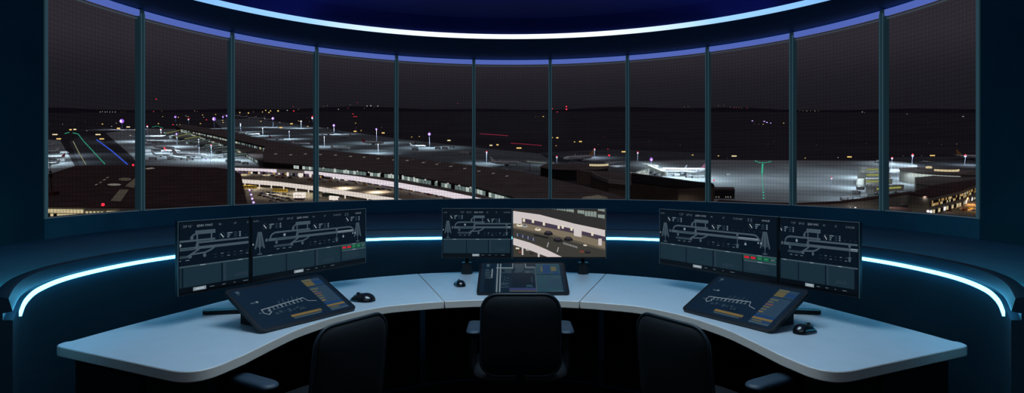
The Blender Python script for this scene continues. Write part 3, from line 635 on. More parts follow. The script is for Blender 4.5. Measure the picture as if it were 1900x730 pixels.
# ------------------------------------------------------------------ room lamps and added fills
def lamp(name, kind, loc, power, color, size=None, rot=None, spread=None, parent=None, sy=None, radius=.1):
    l = bpy.data.lights.new(name, kind); l.energy = power; l.color = color
    if kind == 'AREA':
        l.size = size
        if sy: l.shape = 'RECTANGLE'; l.size_y = sy
        if spread: l.spread = R_(spread)
    else: l.shadow_soft_size = radius
    o = bpy.data.objects.new(name, l); col.objects.link(o); o.location = loc
    if rot: o.rotation_euler = rot
    return o
lamp('desk_downlight', 'AREA', (0, 2.7, Z_CEIL + .16), 36, (.62, .86, 1.0), 1.8, (0, 0, 0), 130, sy=1.2)
lamp('recess_fill', 'AREA', (0, 3.4, Z_CEIL + .03), 34, (.34, .42, 1.0), 4.4, (math.pi, 0, 0), 170, sy=4.4)  # unseen fill added to brighten the navy dome

lamp('rear_fill', 'AREA', (0, .1, Z_CEIL - .2), 9, (.60, .80, 1.0), 3.6, (R_(35), 0, 0), 170, sy=.7)  # unseen fill added to lift the walls and desk edges

# ================================================================== the airport outside (ground tilts gently up from the tower)
HT, SL = 80.0, (320 - 197) / F
AL = math.atan(SL); OM = Matrix.Translation((0, 0, EYE - HT)) @ Matrix.Rotation(AL, 4, 'X'); OI = OM.inverted()
EYEV = Vector((0, 0, EYE))
def ray(px, py): return Vector(((px - CX) / F, 1.0, -(py - CY) / F))
def at_depth(px, py, t): return OI @ (EYEV + ray(px, py) * t)
def depth(py, h=0.0): return (HT * math.cos(AL) - h) / (math.sin(AL) + (py - CY) / F * math.cos(AL))
def L(px, py, h=0.0): return at_depth(px, py, depth(py, h))
def place(o, p, rz=0.0): o.matrix_world = OM @ Matrix.Translation(p) @ Matrix.Rotation(rz, 4, 'Z'); return o
REG = []           # (object, description, pixel x) for labels that count along equal things
def reg(o, desc, px, cat, group=None): tag(o, None, cat, group); REG.append((o, desc, px)); return o
ORD = ['first', 'second', 'third', 'fourth', 'fifth', 'sixth', 'seventh', 'eighth', 'ninth', 'tenth', 'eleventh', 'twelfth', 'thirteenth', 'fourteenth', 'fifteenth', 'sixteenth', 'seventeenth', 'eighteenth', 'nineteenth', 'twentieth', 'twenty-first', 'twenty-second', 'twenty-third', 'twenty-fourth', 'twenty-fifth', 'twenty-sixth', 'twenty-seventh', 'twenty-eighth', 'twenty-ninth', 'thirtieth']

G_dark = mat('dark airfield grass and tarmac', (70, 69, 76), .95, 0, .1, noise=.25, nscale=.004)
G_apron = mat('apron concrete', (166, 176, 180), .85, 0, .15, noise=.16, nscale=.02)
G_taxi = mat('taxiway asphalt', (92, 97, 104), .85, 0, .15, noise=.2, nscale=.02)
G_road = mat('forecourt paving', (150, 140, 122), .8, 0, .2, noise=.25, nscale=.15)
M_roof = mat('dark bitumen roof', (116, 106, 104), .9, 0, .1, noise=.2, nscale=.05)
M_roofh = mat('brown black hangar roof', (88, 70, 70), .9, 0, .1, noise=.2, nscale=.08)
M_bwall = mat('grey building wall', (150, 148, 140), .8, 0, .2, noise=.12, nscale=.1)
M_beige = mat('beige building wall', (150, 136, 118), .8, 0, .2, noise=.12, nscale=.1)
M_bdark = mat('dark building wall', (44, 42, 46), .8, 0, .2, noise=.15, nscale=.1)
M_white = mat('white painted steel', (225, 228, 230), .5, 0, .3)
M_pole = mat('galvanised pole', (190, 200, 215), .5, .0, .4, emit=(70, 95, 150), es=.5)  # bluish emission stands in for lamplight falling on the pole
E_fascia = glow('self-glowing white fascia', (236, 226, 230), 1.0)  # emission stands in for lamplight falling on the canopy fascia
E_fascia2 = glow('self-glowing cream fascia', (232, 222, 208), 1.0)  # lamplight on the road edge and columns painted in by emission
E_warm = glow('warm lit window', (224, 208, 160), .9); E_warm2 = glow('amber lit window', (200, 160, 96), .8); E_cool = glow('pale green lit window', (200, 216, 204), .9)
E_cool2 = glow('dim green lit window', (112, 132, 126), .85); E_white = glow('white light', (255, 250, 245), 1.6); E_wdim = glow('dim white light', (190, 190, 186), 1.0)
E_red = glow('red beacon', (255, 50, 70), 1.6); E_green = glow('green guide light', (60, 190, 150), 1.0); E_blue = glow('blue edge light', (60, 100, 245), 1.0)
E_purp = raw_glow('violet white floodlight', (1.1, .75, 1.9)); E_purp2 = raw_glow('violet painted halo', (.42, .16, .95)); E_yel = glow('yellow sign light', (245, 205, 120), 1.3); E_mag = glow('dim red row light', (190, 50, 85), .9)
E_orange = glow('orange lit street', (196, 120, 50), .8); E_dim = glow('dim far light', (130, 110, 96), .8); E_skyl = glow('soft rooftop skylight', (130, 126, 116), .8); E_skyd = glow('dim skylight', (70, 64, 54), .9)

# ground sheet, far hills and the paved areas
m = MB(); m.add([(-9000, 60, 0), (9000, 60, 0), (9000, 14000, 0), (-9000, 14000, 0)], [(0, 1, 2, 3)]); structure(m.build('ground', G_dark, M=OM))
m = MB(); hv = []
for i in range(61):
    a = -50 + 100 * i / 60; r = 9000; hh = 45 + 18 * math.sin(i * .37) + 12 * math.sin(i * .9 + 1)
    hv += [(r * math.sin(R_(a)), r * math.cos(R_(a)), -5), (r * math.sin(R_(a)), r * math.cos(R_(a)) + 300, hh)]
m.add(hv, [(2 * i, 2 * i + 2, 2 * i + 3, 2 * i + 1) for i in range(60)]); structure(m.build('hills', mat('dark far hills', (58, 56, 64), 1, 0, 0, noise=.2, nscale=.001), smooth=60, M=OM))
def paved(name, px, mt, z=.05):
    pts = [L(x, y, z) for x, y in px]; m = MB(); m.flat([(p.x, p.y, z) for p in pts]); o = m.build(name, mt, M=OM); structure(o); return o
paved('ground_apron', [(-20, 262), (60, 256), (112, 261), (141, 312), (150, 330), (-60, 345)], G_apron)
paved('ground_taxiway', [(128, 262), (150, 253), (178, 253), (250, 312), (150, 312)], G_taxi)
paved('ground_apron', [(196, 247), (262, 239), (330, 240), (480, 300), (480, 318), (262, 316), (245, 290)], G_apron, .06)
paved('ground_apron', [(395, 222), (470, 220), (560, 232), (740, 258), (900, 276), (1000, 285), (1060, 296), (1040, 330), (885, 322), (740, 305), (500, 280), (430, 256)], mat('darker apron asphalt', (122, 134, 140), .85, 0, .15, noise=.2, nscale=.02))  # middle apron in a darker tone than the concrete ones
paved('ground_taxiway', [(1000, 284), (1130, 277), (1320, 285), (1320, 300), (1130, 310), (1040, 310)], G_taxi)
paved('ground_apron', [(1120, 300), (1320, 297), (1660, 299), (1700, 303), (1720, 350), (1640, 372), (1480, 384), (1330, 380), (1180, 345)], G_apron, .06)
paved('ground_taxiway', [(1640, 292), (1880, 290), (1900, 310), (1700, 306)], G_taxi, .07)
paved('ground_forecourt', [(440, 330), (600, 340), (760, 366), (900, 384), (900, 420), (420, 420)], G_road, .06)
paved('ground_street', [(1700, 372), (1800, 356), (1900, 350), (1960, 400), (1900, 440), (1640, 430)], G_road, .06)

# ---- buildings
def shift(pts, c): return [p - c for p in pts]
def building(name, label, roof_px, h, wm, rm, cat='building', z0=0.0, lip=.0):
    pts = [L(x, y, h) for x, y in roof_px]; c = sum(pts, Vector()) / len(pts); c.z = 0
    loc = [((p - c).x, (p - c).y) for p in pts]
    if sum(loc[i][0] * loc[(i + 1) % len(loc)][1] - loc[(i + 1) % len(loc)][0] * loc[i][1] for i in range(len(loc))) < 0: loc = loc[::-1]
    m = MB(); m.prism(loc, z0, h - .8); o = m.build(name, wm, M=OM @ Matrix.Translation(c))
    m = MB(); m.prism(loc, h - .8, h); m.build('roof_slab', rm, o)
    if label: tag(o, label, cat)
    o['c'] = [c.x, c.y, 0.0]; return o
def orig(o): return Vector(o['c'])
def towards(p, d):      # step a local ground point towards the tower
    q = Vector((p.x, p.y, 0)); return p - q.normalized() * d
def glazing(o, name, poly, z0, z1, cell, rows, mats, probs, off=.4, gapf=.12, seed=1):
    """lit window strip following a wall line (local ground points)"""
    rnd = random.Random(seed); m = MB(); c = orig(o)
    poly = [towards(p, off) for p in poly]
    for a, b in zip(poly, poly[1:]):
        d = b - a; n = max(1, int(Vector((d.x, d.y)).length / cell))
        for i in range(n):
            for r in range(rows):
                p = a + d * ((i + gapf / 2) / n); q = a + d * ((i + 1 - gapf / 2) / n); hz = (z1 - z0) / rows
                za, zb_ = z0 + hz * (r + .1), z0 + hz * (r + .9)
                k = rnd.choices(range(len(mats)), probs)[0]
                m.add([(p.x - c.x, p.y - c.y, za), (q.x - c.x, q.y - c.y, za), (q.x - c.x, q.y - c.y, zb_), (p.x - c.x, p.y - c.y, zb_)], [(0, 1, 2, 3)], k)
    return m.build(name, mats, o)
def roof_patch(o, name, px, h, mt, dz=.06):
    c = orig(o); m = MB()
    for q in px: m.flat([(p.x - c.x, p.y - c.y, h + dz) for p in (L(x, y, h) for x, y in q)])
    return m.build(name, mt, o)
def band(o, name, px, zt_, zb_, mt, h_px, thick=1.2, back=0.0):
    """fascia band: pixels trace its top edge at height h_px"""
    c = orig(o); pts = [L(x, y, h_px) - c for x, y in px]; m = MB()
    m.sweep([(p.x, p.y, 0) for p in pts], [(0, zb_), (thick, zb_), (thick, zt_), (0, zt_)]); return m.build(name, mt, o, smooth=30)
M_sk = M_bdark
# hangar under the left windows
hg = building('hangar', 'big dark flat-roofed hangar filling the lower part of the leftmost windows', [(60, 334), (80, 327), (139, 308), (253, 307), (400, 311), (436, 316), (447, 324), (459, 379), (260, 385), (0, 382)], 16, M_bwall, M_roofh)
def Lr(px, h): return [Vector((p.x, p.y, 0)) for p in (L(x, y, h) for x, y in px)]
glazing(hg, 'window_band', Lr([(30, 382.6), (154, 384.0)], 16), 8.6, 14.6, 2.2, 2, [E_warm, E_warm2, M_bdark], [6, 3, 1], .5)
for q in range(5): glazing(hg, 'small_window', Lr([(158 + q * 7, 384.1 + q * .08), (163 + q * 7, 384.2 + q * .08)], 16), 11.4, 13.4, 30, 1, [E_warm, E_warm2], [3, 1], .6, .1)
glazing(hg, 'lit_door', Lr([(196, 384.5), (219, 384.8)], 16), 9.5, 13.9, 30, 1, [E_warm], [1], .5, .05)
roof_patch(hg, 'skylight', [[(212 + 13 * math.cos(a), 343 + 2 * math.sin(a)) for a in [i * math.pi / 6 for i in range(12)]]], 16, E_skyl)
roof_patch(hg, 'skylight', [[(232 + 12 * math.cos(a), 333 + 3 * math.sin(a)) for a in [i * math.pi / 6 for i in range(12)]]], 16, E_skyd)
roof_patch(hg, 'skylight', [[(205, 373), (222, 352), (239, 352), (224, 374)], [(232, 346), (250, 331), (262, 326), (248, 349)]], 16, E_skyd)
for q in ((178, 343), (186, 339), (193, 334), (199, 330)): roof_patch(hg, 'roof_vent', [[(q[0] - 3, q[1] + 1), (q[0] + 1, q[1] - 1), (q[0] + 4, q[1] - 1), (q[0], q[1] + 1)]], 16, E_skyl)
roof_patch(hg, 'roof_hatch', [[(268, 313), (282, 311), (288, 313), (274, 315)]], 16, E_skyl)
for x, y, s in ((191, 380, 3), (247, 306.5, 2)):
    p = L(x, y, 17); m = MB(); m.ball((0, 0, 0), s * depth(y, 17) / F); o = m.build('beacon', E_red); place(o, p); tag(o, 'red beacon on the %s edge of the dark hangar roof' % ('front' if y > 350 else 'far'), 'warning light')
p = L(97, 362, 16); m = MB(); m.box((0, 0, 1.2), (6, 6, 2.4), 1); m.tube([(0, 0, 2), (0, 0, 27)], [.35, .12], 6); m.box((0, 0, 14), (2.2, .6, 2.2)); m.box((0, 0, 16.5), (1.4, .5, 1.2)); o = m.build('radio_mast', [M_bdark, mat('dull red plinth', (90, 44, 40), .8)]); place(o, p); tag(o, 'thin grey radio mast on a red plinth on the hangar roof', 'mast')

# main terminal, with its long pier
tm = building('terminal', 'long dark-roofed airport terminal with small roof lights, behind the white road canopies', [(488, 283), (492, 271), (590, 278), (740, 291), (885, 308), (965, 318), (1030, 333), (1110, 352), (1180, 372), (1200, 392), (1010, 384), (975, 371), (930, 358), (885, 347), (740, 322), (590, 308), (490, 300)], 18, M_bdark, M_roof)
glazing(tm, 'glass_front', Lr([(500, 300.5), (590, 308), (740, 322), (885, 347), (975, 371)], 18), 12.6, 16.8, 5.0, 1, [E_cool, E_cool2, M_bdark], [6, 5, 1], 1.0, seed=3)
glazing(tm, 'glass_front', Lr([(500, 300.5), (590, 308), (740, 322), (885, 347), (975, 371)], 18), 8.0, 12.0, 5.0, 1, [E_cool, E_cool2, M_bdark], [4, 6, 1], 1.0, seed=4)
dashes = [(511, 286), (539, 287.5), (566, 286), (594, 287), (622, 288), (650, 290.5), (675, 292), (701, 294.5), (730, 297), (755, 298), (785, 302), (810, 305), (836, 309), (862, 313), (888, 318), (915, 322), (940, 327)]
for i, (x, y) in enumerate(dashes): roof_patch(tm, 'roof_light', [[(x - 3, y + .8), (x + 2, y + .8), (x + 4, y - .8), (x - 1, y - .8)]], 18, E_skyl)
for i in range(12): x = 690 + i * 25; y = 287.5 + (x - 690) * .105 + 1.5; roof_patch(tm, 'roof_light', [[(x - 2, y + .5), (x + 2, y + .5), (x + 3, y - .5), (x - 1, y - .5)]], 18, E_skyd)
for i in range(14):
    x = 600 + i * 21; y = 309 + (x - 590) * .093 + max(0, x - 740) * .075; c = orig(tm); p = towards(L(x, y, 18), 1.6) - c; m = MB(); m.ball((p.x, p.y, 16.9), (.9, .6, .8), 6); m.build('front_lamp', E_wdim, tm)
pr = building('terminal_pier', 'thin dark terminal pier running far out between the aprons', [(326, 233), (340, 230.5), (430, 245), (500, 261), (592, 277.6), (560, 281), (494, 272), (400, 251), (335, 238)], 14, M_bdark, M_roof)
glazing(pr, 'glass_side', Lr([(335, 238), (400, 251), (494, 272)], 14), 2, 11, 9, 2, [E_cool, E_cool2, M_bdark, E_warm], [3, 5, 3, .6], 1.0, seed=8)
ps = building('pier_wing', 'low lit pier wing stepping down towards the jet bridges', [(330, 238), (336, 238), (402, 253), (488, 277), (490, 300), (478, 296), (440, 276), (360, 249)], 7, M_bdark, M_roof)
glazing(ps, 'glass_side', Lr([(330, 239), (360, 249.5), (440, 276.5), (478, 296.5)], 7), 1, 6, 7, 1, [E_cool, E_cool2, M_bdark, E_warm], [3, 4, 3, .8], 1.0, seed=9)

# road canopies and elevated road
uc = building('road_canopy', 'upper white glowing canopy curving in front of the terminal', [(425, 311), (520, 314), (590, 318.5), (660, 326.5), (740, 338.5), (820, 352.5), (885, 366), (960, 383), (1010, 384), (975, 376), (885, 357), (740, 332), (590, 316), (425, 308.5)], 13, M_bdark, M_roof, 'canopy', z0=9.6)
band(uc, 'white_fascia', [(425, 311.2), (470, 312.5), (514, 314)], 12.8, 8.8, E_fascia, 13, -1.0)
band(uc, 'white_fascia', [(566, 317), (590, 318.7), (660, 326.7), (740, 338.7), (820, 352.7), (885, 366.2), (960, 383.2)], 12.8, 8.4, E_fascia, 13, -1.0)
band(uc, 'grey_fascia', [(514, 314.0), (566, 317)], 12.8, 9.0, mat('faintly glowing grey fascia', (150, 142, 138), .8, emit=(96, 90, 86), es=.6), 13, -.8)  # dimmer stretch, its faint light also put in by emission
ELEV = 7.0
rd = building('elevated_road', 'elevated forecourt road with a cream glowing edge, above the bus lane', [(441, 332), (520, 338), (590, 346.5), (660, 357), (745, 370), (800, 380), (960, 396), (960, 384), (885, 371), (820, 358), (740, 346), (660, 335), (590, 327), (520, 322), (425, 320)], ELEV, M_bdark, G_road, 'road', z0=5.4)
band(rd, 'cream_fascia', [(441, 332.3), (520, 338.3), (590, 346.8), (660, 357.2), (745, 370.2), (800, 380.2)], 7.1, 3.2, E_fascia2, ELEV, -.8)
c = orig(rd)
for x, y in ((454, 333.5), (481, 335), (503, 336.5), (526, 339), (549, 341.5), (572, 344.5), (600, 348), (617, 350.5), (640, 354), (682, 360.5), (715, 365.5)):
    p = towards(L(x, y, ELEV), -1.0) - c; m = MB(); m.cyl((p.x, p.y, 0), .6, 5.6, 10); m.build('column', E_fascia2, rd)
# lit shopfront behind the elevated road, under the upper canopy
sf = building('shopfront', 'long lit shopfront wall under the upper white canopy', [(428, 317), (520, 319.5), (590, 324.5), (660, 332.5), (740, 344.5), (820, 358.5), (890, 372), (890, 370), (820, 356.5), (740, 342.5), (660, 330.5), (590, 322.5), (520, 317.5), (428, 315)], 10, M_bdark, M_roof)
E_viol = glow('violet shop glass', (96, 76, 110), .8); E_shop = glow('bright shop window', (250, 240, 224), 1.0)
glazing(sf, 'shop_window', Lr([(428, 317), (520, 319.5), (590, 324.5), (660, 332.5), (740, 344.5), (820, 358.5), (890, 372)], 10), 7.1, 9.7, 3.0, 1, [E_viol, M_bdark, E_shop, E_warm2, E_cool2], [5, 4, 1.6, 1.4, 2], .6, .2, seed=12)
for x, y, ww in ((705, 340.5, 9), (787, 356, 8), (558, 327, 9), (534, 325.5, 4), (690, 337, 4), (660, 333.5, 4), (770, 350, 4), (800, 356, 3), (815, 359, 3), (838, 363, 4), (576, 327, 4)):
    t = depth(y, 8); wv = ww * t / F; p = towards(L(x, y, 8), 3); m = MB(); m.box((0, 0, 1.6), (wv, .5, 3.6)); m.box((0, 0, -.9), (wv * .5, .4, 1.2))
    o = m.build('shop_light_box', E_shop); place(o, Vector((p.x, p.y, ELEV)) + Vector((0, 0, .9))); reg(o, 'bright white light box in front of the shopfront', x, 'light box', 'light boxes on the elevated road')

# round pier building in the middle distance and the connecting low wall
def disc_building(name, label, cx, cy, rx, h, wm, rm, z0=0.0):
    p = L(cx, cy, h); p.z = 0; r = rx * depth(cy, h) / F
    m = MB(); m.cyl((0, 0, z0), r, h - .8 - z0, 48); o = m.build(name, wm, smooth=30); place(o, p)
    m = MB(); m.cyl((0, 0, h - .8), r * 1.02, .8, 48); m.build('roof_slab', rm, o, smooth=30); tag(o, label, 'building'); o['c'] = [p.x, p.y, 0.0]; o['r'] = r; return o
d1 = disc_building('round_pier', 'round dark pier building with a lit arc, beyond the terminal roof', 1065, 309, 62, 12, M_bdark, M_roof)
def arc_light(o, r, a0, a1, z, hh, mt, name, n=16, dx=0, dy=0, wdt=1.0):
    m = MB(); m.sweep([(dx + r * math.sin(R_(a0 + (a1 - a0) * i / n)), dy + r * math.cos(R_(a0 + (a1 - a0) * i / n)), z) for i in range(n + 1)], [(0, 0), (wdt, 0), (wdt, hh), (0, hh)]); return m.build(name, mt, o, smooth=30)
arc_light(d1, d1['r'] * .40, 125, 215, 12.0, 2.2, E_warm, 'lit_arc', dx=d1['r'] * .72, dy=18)
cw = building('curved_wing', 'low building with a pale curved parapet in front of the round pier', [(1070, 316), (1120, 318), (1175, 321), (1268, 334), (1262, 347), (1168, 339), (1130, 335), (1108, 327), (1098, 321)], 13, M_beige, M_roof)
band(cw, 'pale_parapet', [(1098, 321), (1108, 327), (1130, 335.5), (1168, 339.5), (1262, 347.5)], 14.2, 10.8, mat('pale parapet', (190, 184, 176), .8), 13, -.8)
gp = building('glass_pier', 'glazed pier with warm lit windows leading to the jet bridges', [(1118, 309), (1130, 305), (1170, 298), (1186, 299), (1204, 312), (1180, 318), (1130, 318)], 9, M_bwall, mat('pale pier roof', (100, 106, 110), .7))
glazing(gp, 'window_band', Lr([(1124, 314), (1130, 318), (1168, 317.8)], 9), 3.5, 7.6, 4.5, 1, [E_warm, E_warm2], [4, 1], .6, seed=2)
glazing(gp, 'glass_front', Lr([(1168, 318), (1182, 318), (1204, 312)], 9), 2, 8, 2.6, 2, [E_cool, E_wdim, E_cool2], [3, 3, 1], .6, seed=5)
bb = building('office_block', 'beige windowless office block with a dark flat roof, in the middle windows', [(1172, 322), (1230, 330), (1290, 337), (1322, 340), (1326, 345), (1278, 347.5), (1259, 348.5), (1172, 338)], 15, mat('dim brown grey wall', (104, 92, 82), .85, 0, .1, noise=.12, nscale=.1), mat('black felt roof', (34, 31, 33), .9, 0, .05, noise=.2, nscale=.1))
sk = building('low_store', 'small dark store building beside the beige office block', [(1322, 347), (1362, 347.5), (1363.5, 352), (1322, 352)], 8, M_bdark, M_roofh)
for q in (1328, 1333, 1346, 1350, 1355): glazing(sk, 'small_window', Lr([(q, 352.2), (q + 2.6, 352.2)], 8), 1.0, 2.4, 30, 1, [E_skyl], [1], .6, .1)
ws = building('service_wall', 'low grey wall building along the lower edge of the right windows', [(1336, 371), (1400, 375), (1480, 377), (1560, 373), (1640, 362), (1690, 355), (1700, 357.5), (1650, 365), (1565, 375.5), (1480, 379.5), (1330, 373)], 9, M_bwall, M_roofh)
for x, y in ((1578, 386), (1587, 385.5), (1692, 373), (1704, 383), (1722, 391)):
    p = towards(L(x, y, 4), 4); m = MB(); m.ball((0, 0, 0), .95); m.tube([(0, 0, 0), (0, 0, -p.z)], .12, 6, 1); o = m.build('path_lamp', [E_white, M_pole]); place(o, p); reg(o, 'small round white lamp beside the grey service wall', x, 'lamp', 'lamps by the service wall')

# right terminal: disc, wing and low front
d2 = disc_building('round_terminal', 'round dark-roofed terminal with a glowing ring on top, seen in the rightmost window', 1752, 317, 70, 13, M_bwall, M_roof)
r2 = d2['r']; arc_light(d2, r2 * .36, 120, 240, 13, 2.0, E_warm, 'lit_ring', dy=r2 * .1); arc_light(d2, r2 * .62, 140, 165, 13, 1.0, M_bwall, 'roof_rib', 8); arc_light(d2, r2 * .62, 200, 330, 13, 1.0, M_bwall, 'roof_rib', 16)
m = MB(); m.ball((0, r2 * .62, 14), (4, 2, 1.6)); m.build('roof_lamp', E_warm, d2)
arc_light(d2, r2 * 1.01, 195, 262, 8.4, 3.0, E_cool, 'window_band', 20, wdt=-.4)
w2 = building('terminal_wing', 'dark-roofed terminal wing joining the round terminal to the low front', [(1698, 330), (1732, 326), (1836, 328), (1840, 334), (1800, 346), (1740, 346), (1700, 341)], 11, M_bwall, M_roof)
f2 = building('terminal_hall', 'low terminal front with rows of warm lit windows above the orange street', [(1686, 359), (1733, 343.5), (1820, 331), (1870, 328), (1872, 331), (1819, 338.5), (1786, 352.5), (1724, 366.5)], 14, M_bwall, M_roofh)
glazing(f2, 'window_band', Lr([(1727, 366), (1786, 352.8), (1819, 338.8)], 14), 6.8, 11.2, 2.6, 2, [E_warm, E_warm2, M_bdark], [2, 3, 4], .6, .2, seed=6)
glazing(f2, 'street_window', Lr([(1727, 366), (1786, 352.8), (1819, 338.8)], 14), 1.0, 4.4, 5.0, 1, [E_warm, E_white, M_bdark, E_skyl], [2, 2, 4, 2], .8, .3, seed=7)
st = building('street_canopy', 'thin canopy over the kerb in front of the lit terminal front', [(1735, 381), (1790, 366), (1830, 352), (1834, 355), (1795, 370), (1740, 386)], 4, M_bdark, mat('grey canopy roof', (96, 94, 92), .8), 'canopy', z0=3.2)
dk = building('brown_shed', 'dark brown shed behind the lower corner of the rightmost window', [(1642, 384), (1674, 384), (1690, 387), (1692, 392), (1644, 391)], 7, mat('brown shed wall', (58, 40, 38), .8), M_roofh)
rp = building('kiosk_roof', 'small pale pitched roof poking up at the lower edge of the middle window', [(1082, 366), (1110, 362), (1126, 366), (1130, 374), (1072, 374)], 18, M_bwall, mat('pale self-glowing roof', (170, 166, 150), .8, emit=(120, 116, 100), es=.6))  # light on the pale roof is put into its material by emission

# ---- aircraft: unit length 40 m, nose towards +x
M_fus = mat('white airliner paint', (232, 236, 240), .4, 0, .4); M_eng = mat('grey engine cowl', (120, 126, 134), .45, .2, .4)
TAILC = {'white': M_fus, 'red': mat('red tail paint', (190, 50, 60), .5), 'blue': mat('blue tail paint', (70, 96, 160), .5), 'maroon': mat('maroon grey tail paint', (150, 90, 110), .5), 'gold': mat('warm tail paint', (200, 150, 90), .5)}
def make_plane(tail):
    m = MB(); xs = [20, 19.4, 18, 15.5, 12, -6, -12, -17, -19.8]; rs = [.15, .8, 1.5, 1.95, 2.05, 2.05, 1.8, .9, .25]; zs = [3.5, 3.5, 3.7, 3.9, 4, 4, 4.3, 4.9, 5.3]
    m.tube([(x, 0, z) for x, z in zip(xs, zs)], rs, 12); o = m.build('airliner', M_fus, smooth=50)
    m = MB()
    for sx in (-1, 1): m.add([(2.055 * 0 + x, sx * 2.06, 4.3) for x in (14, -12)] + [(x, sx * 2.0, 4.75) for x in (-12, 14)], [(0, 1, 2, 3)])
    m.build('cabin_windows', mat('dark cabin windows', (40, 46, 54), .4), o)
    for sx in (-1, 1):
        m = MB(); pl = [(4, 1.2), (-3, 1.2), (-5.6, 17.5), (-4.2, 17.5)]; lo = [(x, sx * y, 3.0 + y * .07) for x, y in pl]; hi = [(x, sx * y, 3.5 + y * .06) for x, y in pl]
        m.add(lo + hi, [(0, 1, 2, 3), (7, 6, 5, 4), (0, 4, 5, 1), (1, 5, 6, 2), (2, 6, 7, 3), (3, 7, 4, 0)]); m.add([(-4.2, sx * 17.5, 4.3), (-5.8, sx * 17.5, 4.3), (-6.4, sx * 17.8, 6.6), (-5.6, sx * 17.8, 6.6)], [(0, 1, 2, 3)]); m.build('wing', M_fus, o)
        m = MB(); m.tube([(3.4, sx * 6, 2.1), (2.8, sx * 6, 2.1), (-.8, sx * 6, 2.2)], [1.0, 1.15, .7], 10); m.build('engine', M_eng, o, smooth=50)
        m = MB(); pl = [(-14.5, .6), (-17.5, .6), (-19.2, 6.4), (-18, 6.4)]; lo = [(x, sx * y, 5.0 + y * .08) for x, y in pl]; hi = [(x, sx * y, 5.3 + y * .08) for x, y in pl]
        m.add(lo + hi, [(0, 1, 2, 3), (7, 6, 5, 4), (0, 4, 5, 1), (1, 5, 6, 2), (2, 6, 7, 3), (3, 7, 4, 0)]); m.build('tailplane', M_fus, o)
    m = MB(); pf = [(-12.5, 5.8), (-18.2, 5.4), (-20.4, 12.2), (-18.4, 12.2)]; m.add([(x, -.2, z) for x, z in pf] + [(x, .2, z) for x, z in pf], [(3, 2, 1, 0), (4, 5, 6, 7), (0, 1, 5, 4), (1, 2, 6, 5), (2, 3, 7, 6), (3, 0, 4, 7)]); m.build('tail_fin', TAILC[tail], o)
    for x, y in ((14, 0), (-1, 2.6), (-1, -2.6)):
        m = MB(); m.tube([(x, y, 2.6), (x, y, .5)], .2, 6); m.tube([(x, y - .5, .55), (x, y + .5, .55)], .55, 8); m.build('landing_gear', M_bdark, o)
    return o
PROTO = {}
def plane(px, py, span_px, ang, tail, desc, own=None):
    """py = where the wheels stand, span_px = seen length of a 40 m airliner lying across the view; ang = heading in the ground plane"""
    if tail not in PROTO: PROTO[tail] = o = make_plane(tail)
    else: o = copy_tree(PROTO[tail])
    p = L(px, py); k = span_px * depth(py) / F / 40.0
    o.matrix_world = OM @ Matrix.Translation(p) @ Matrix.Rotation(R_(ang), 4, 'Z') @ Matrix.Scale(k, 4)
    if own: tag(o, own, 'aircraft', 'parked airliners')
    else: reg(o, desc, px, 'aircraft', 'parked airliners')
plane(1268, 326, 96, 176, 'maroon', '', own='large white airliner with a maroon marked tail beside the beige office block')
plane(1074, 299, 66, 205, 'gold', '', own='airliner with a warm lit tail parked behind the round dark pier')
plane(938, 308, 58, 5, 'white', '', own='white airliner with only tail and wing showing above the terminal roof')
plane(610, 251, 30, 190, 'blue', '', own='white airliner with a blue tail under a violet mast on the far apron')
plane(692, 269, 40, 8, 'red', '', own='white airliner with a bright red tail on the far apron')
plane(1806, 297, 62, 352, 'gold', '', own='pale airliner cut by the right edge of the rightmost window')
plane(1718, 303, 28, 80, 'gold', '', own='airliner tail standing up behind the round terminal')
plane(1630, 303, 34, 70, 'blue', '', own='airliner with a dark tail behind the right jet bridges')
for a in ((300, 291, 34, 8, 'white'), (285, 267, 38, 5, 'white'), (304, 278, 40, 2, 'white'), (352, 294, 64, 4, 'white'), (320, 284, 36, 350, 'red')): plane(*a, 'white airliner parked nose-in on the apron before the long pier')
for a in ((92, 284, 34, 185, 'white'), (100, 297, 40, 190, 'red'), (92, 308, 40, 180, 'white'), (88, 272, 26, 182, 'white')): plane(*a, 'white airliner on the apron beside the hangar')
for a in ((468, 252, 28, 10, 'white'), (514, 260, 28, 8, 'red'), (558, 270, 34, 5, 'white'), (632, 279, 36, 5, 'white'), (440, 247, 22, 12, 'red'), (640, 256, 26, 160, 'gold'), (775, 274, 30, 5, 'white')): plane(*a, 'airliner beyond the dark terminal roof on the middle apron')
for a in ((438, 217, 18, 170), (452, 219, 18, 160), (468, 221, 20, 165), (484, 222, 20, 160), (500, 224, 22, 165), (420, 216, 16, 170)): plane(*a, 'white', 'small distant airliner in the bright row on the far apron')

